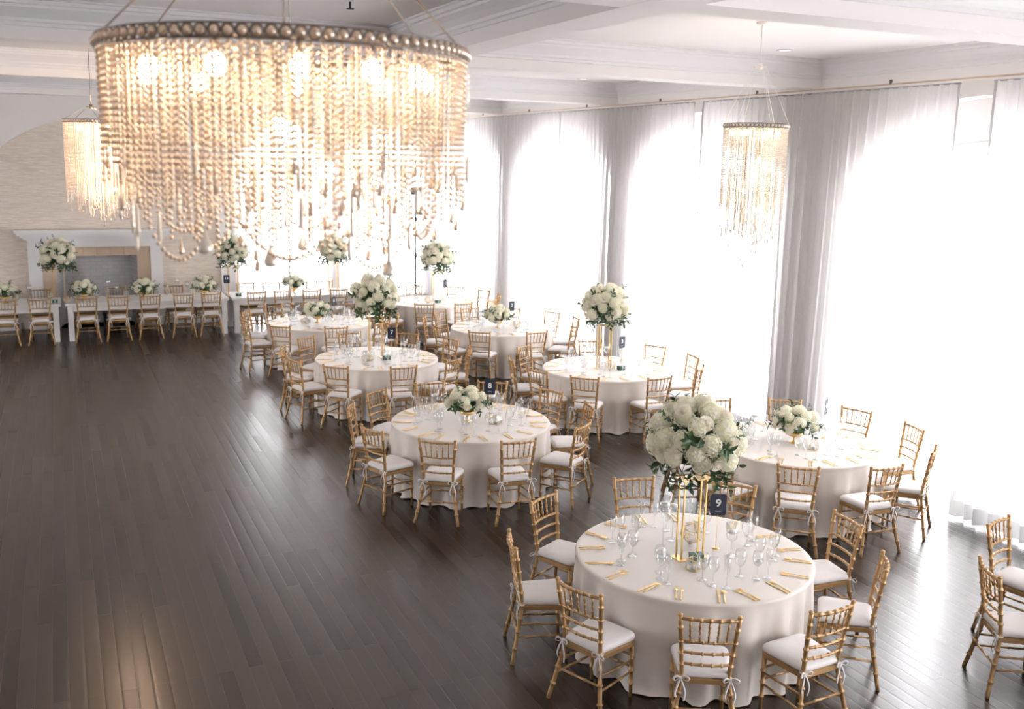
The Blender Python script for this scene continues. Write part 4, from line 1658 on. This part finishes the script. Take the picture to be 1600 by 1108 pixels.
def tall_light(loc, R, label, seed, hub, p, swag_n, fine):
    r = random.Random(seed)
    sw = []
    for k in range(swag_n):
        a0 = A(r.uniform(-180, 0))
        f = r.uniform(0.45, 0.9)
        sw.append((f, a0, -0.85 - r.uniform(0, 0.12), f, a0 + A(r.uniform(30, 60)), -0.86 - r.uniform(0, 0.15), r.uniform(0.1, 0.26)))
    drp = [(r.uniform(0.3, 1.0), A(r.uniform(-180, 180)), -r.uniform(0.75, 1.05), r.uniform(0.06, 0.1), 0.008) for _ in range(22)]
    bl = [(0.7, A(d), -0.07, 0.024) for d in (-150, -90, -30, 30, 90, 150)] + [(0.25, A(-90), -0.32, 0.024), (0.25, A(30), -0.45, 0.024), (0.25, A(150), -0.62, 0.024), (0.2, A(-60), -0.8, 0.022)]
    pw = [(0, -0.06, -0.1, p), (0, 0.05, -0.45, p), (0, -0.05, -0.8, p * 0.6)]
    chandelier(loc, R, [(0.985, int(R * 190), 0.66, 0.98), (0.75, int(R * 120), 0.74, 1.06), (0.5, int(R * 84), 0.88, 1.14), (0.25, 12, 1.02, 1.24)], 0.0162, 0.0068, label, seed, ZC, hub, sw, drp, bl, pw, (-0.5, -0.87), (10, 5, 4), (), fine)


tall_light((6.15, 7.95, 4.16), 0.305, 'tall narrow crystal bead chandelier hanging before the window wall', 4, (0, 0, 0.55), 8.0, 0, (WHITE, BEADC))
tall_light((0.60, 13.3, 4.13), 0.50, 'far crystal bead chandelier hanging before the papered arch', 9, (-0.17, 0, 0.17), 32.0, 6, (RINGM, BEAD))

# ------------------------------------------------------------------ small fixtures
for i, (x, y) in enumerate(((7.85, 9.70), (8.0, 14.95))):
    t = thing('recessed_light', ['round recessed ceiling light in the bay by the tall chandelier', 'round recessed ceiling light in the next bay towards the far wall'][i], 'ceiling light', (x, y, ZC), 0, 'recessed ceiling lights')
    mb = MB()
    mb.lathe([(0.095, 0.0), (0.10, -0.006), (0.075, -0.010), (0.065, 0.004)], 28)
    mb.build('trim_ring', TRIM, t)
    mb = MB()
    mb.lathe([(0.0, -0.004), (0.068, -0.004)], 28)
    mb.build('lens', LENS, t)
sp = thing('sprinkler', 'small black sprinkler head on the ceiling', 'sprinkler', (2.43, 8.9, ZC))
mb = MB()
mb.tube([(0, 0, 0), (0, 0, -0.055)], 0.011, 8)
mb.build('body', BLACKM, sp)
mb = MB()
mb.lathe([(0, -0.055), (0.035, -0.056), (0.035, -0.062), (0, -0.063)], 14)
mb.build('deflector', BLACKM, sp)

ls = thing('light_stand', 'tall thin black light stand in the corner behind the far round table', 'light stand', (8.0, 23.4, 0), 0.4)
mb = MB()
mb.tube([(0, 0, 0.12), (0, 0, 1.4)], 0.022, 8)
mb.tube([(0, 0, 1.4), (0, 0, 2.9)], 0.016, 8)
mb.build('pole', BLACKM, ls)
for k in range(3):
    a = k * 2 * PI / 3
    mb = MB()
    mb.tube([(0.02 * math.cos(a), 0.02 * math.sin(a), 0.62), (0.46 * math.cos(a), 0.46 * math.sin(a), 0.012)], 0.013, 6)
    mb.build('leg', BLACKM, ls)
for zz in (0.66, 1.4, 2.28):
    mb = MB()
    mb.tube([(0, 0, zz - 0.05), (0, 0, zz + 0.05)], 0.036, 8)
    mb.tube([(0, 0, zz), (-0.08, -0.03, zz + 0.01)], 0.012, 6)
    mb.build('clamp', BLACKM, ls)
mb = MB()
mb.box((-0.12, -0.06, 2.88), (0.12, 0.06, 3.06))
mb.build('lamp_head', BLACKM, ls, False)
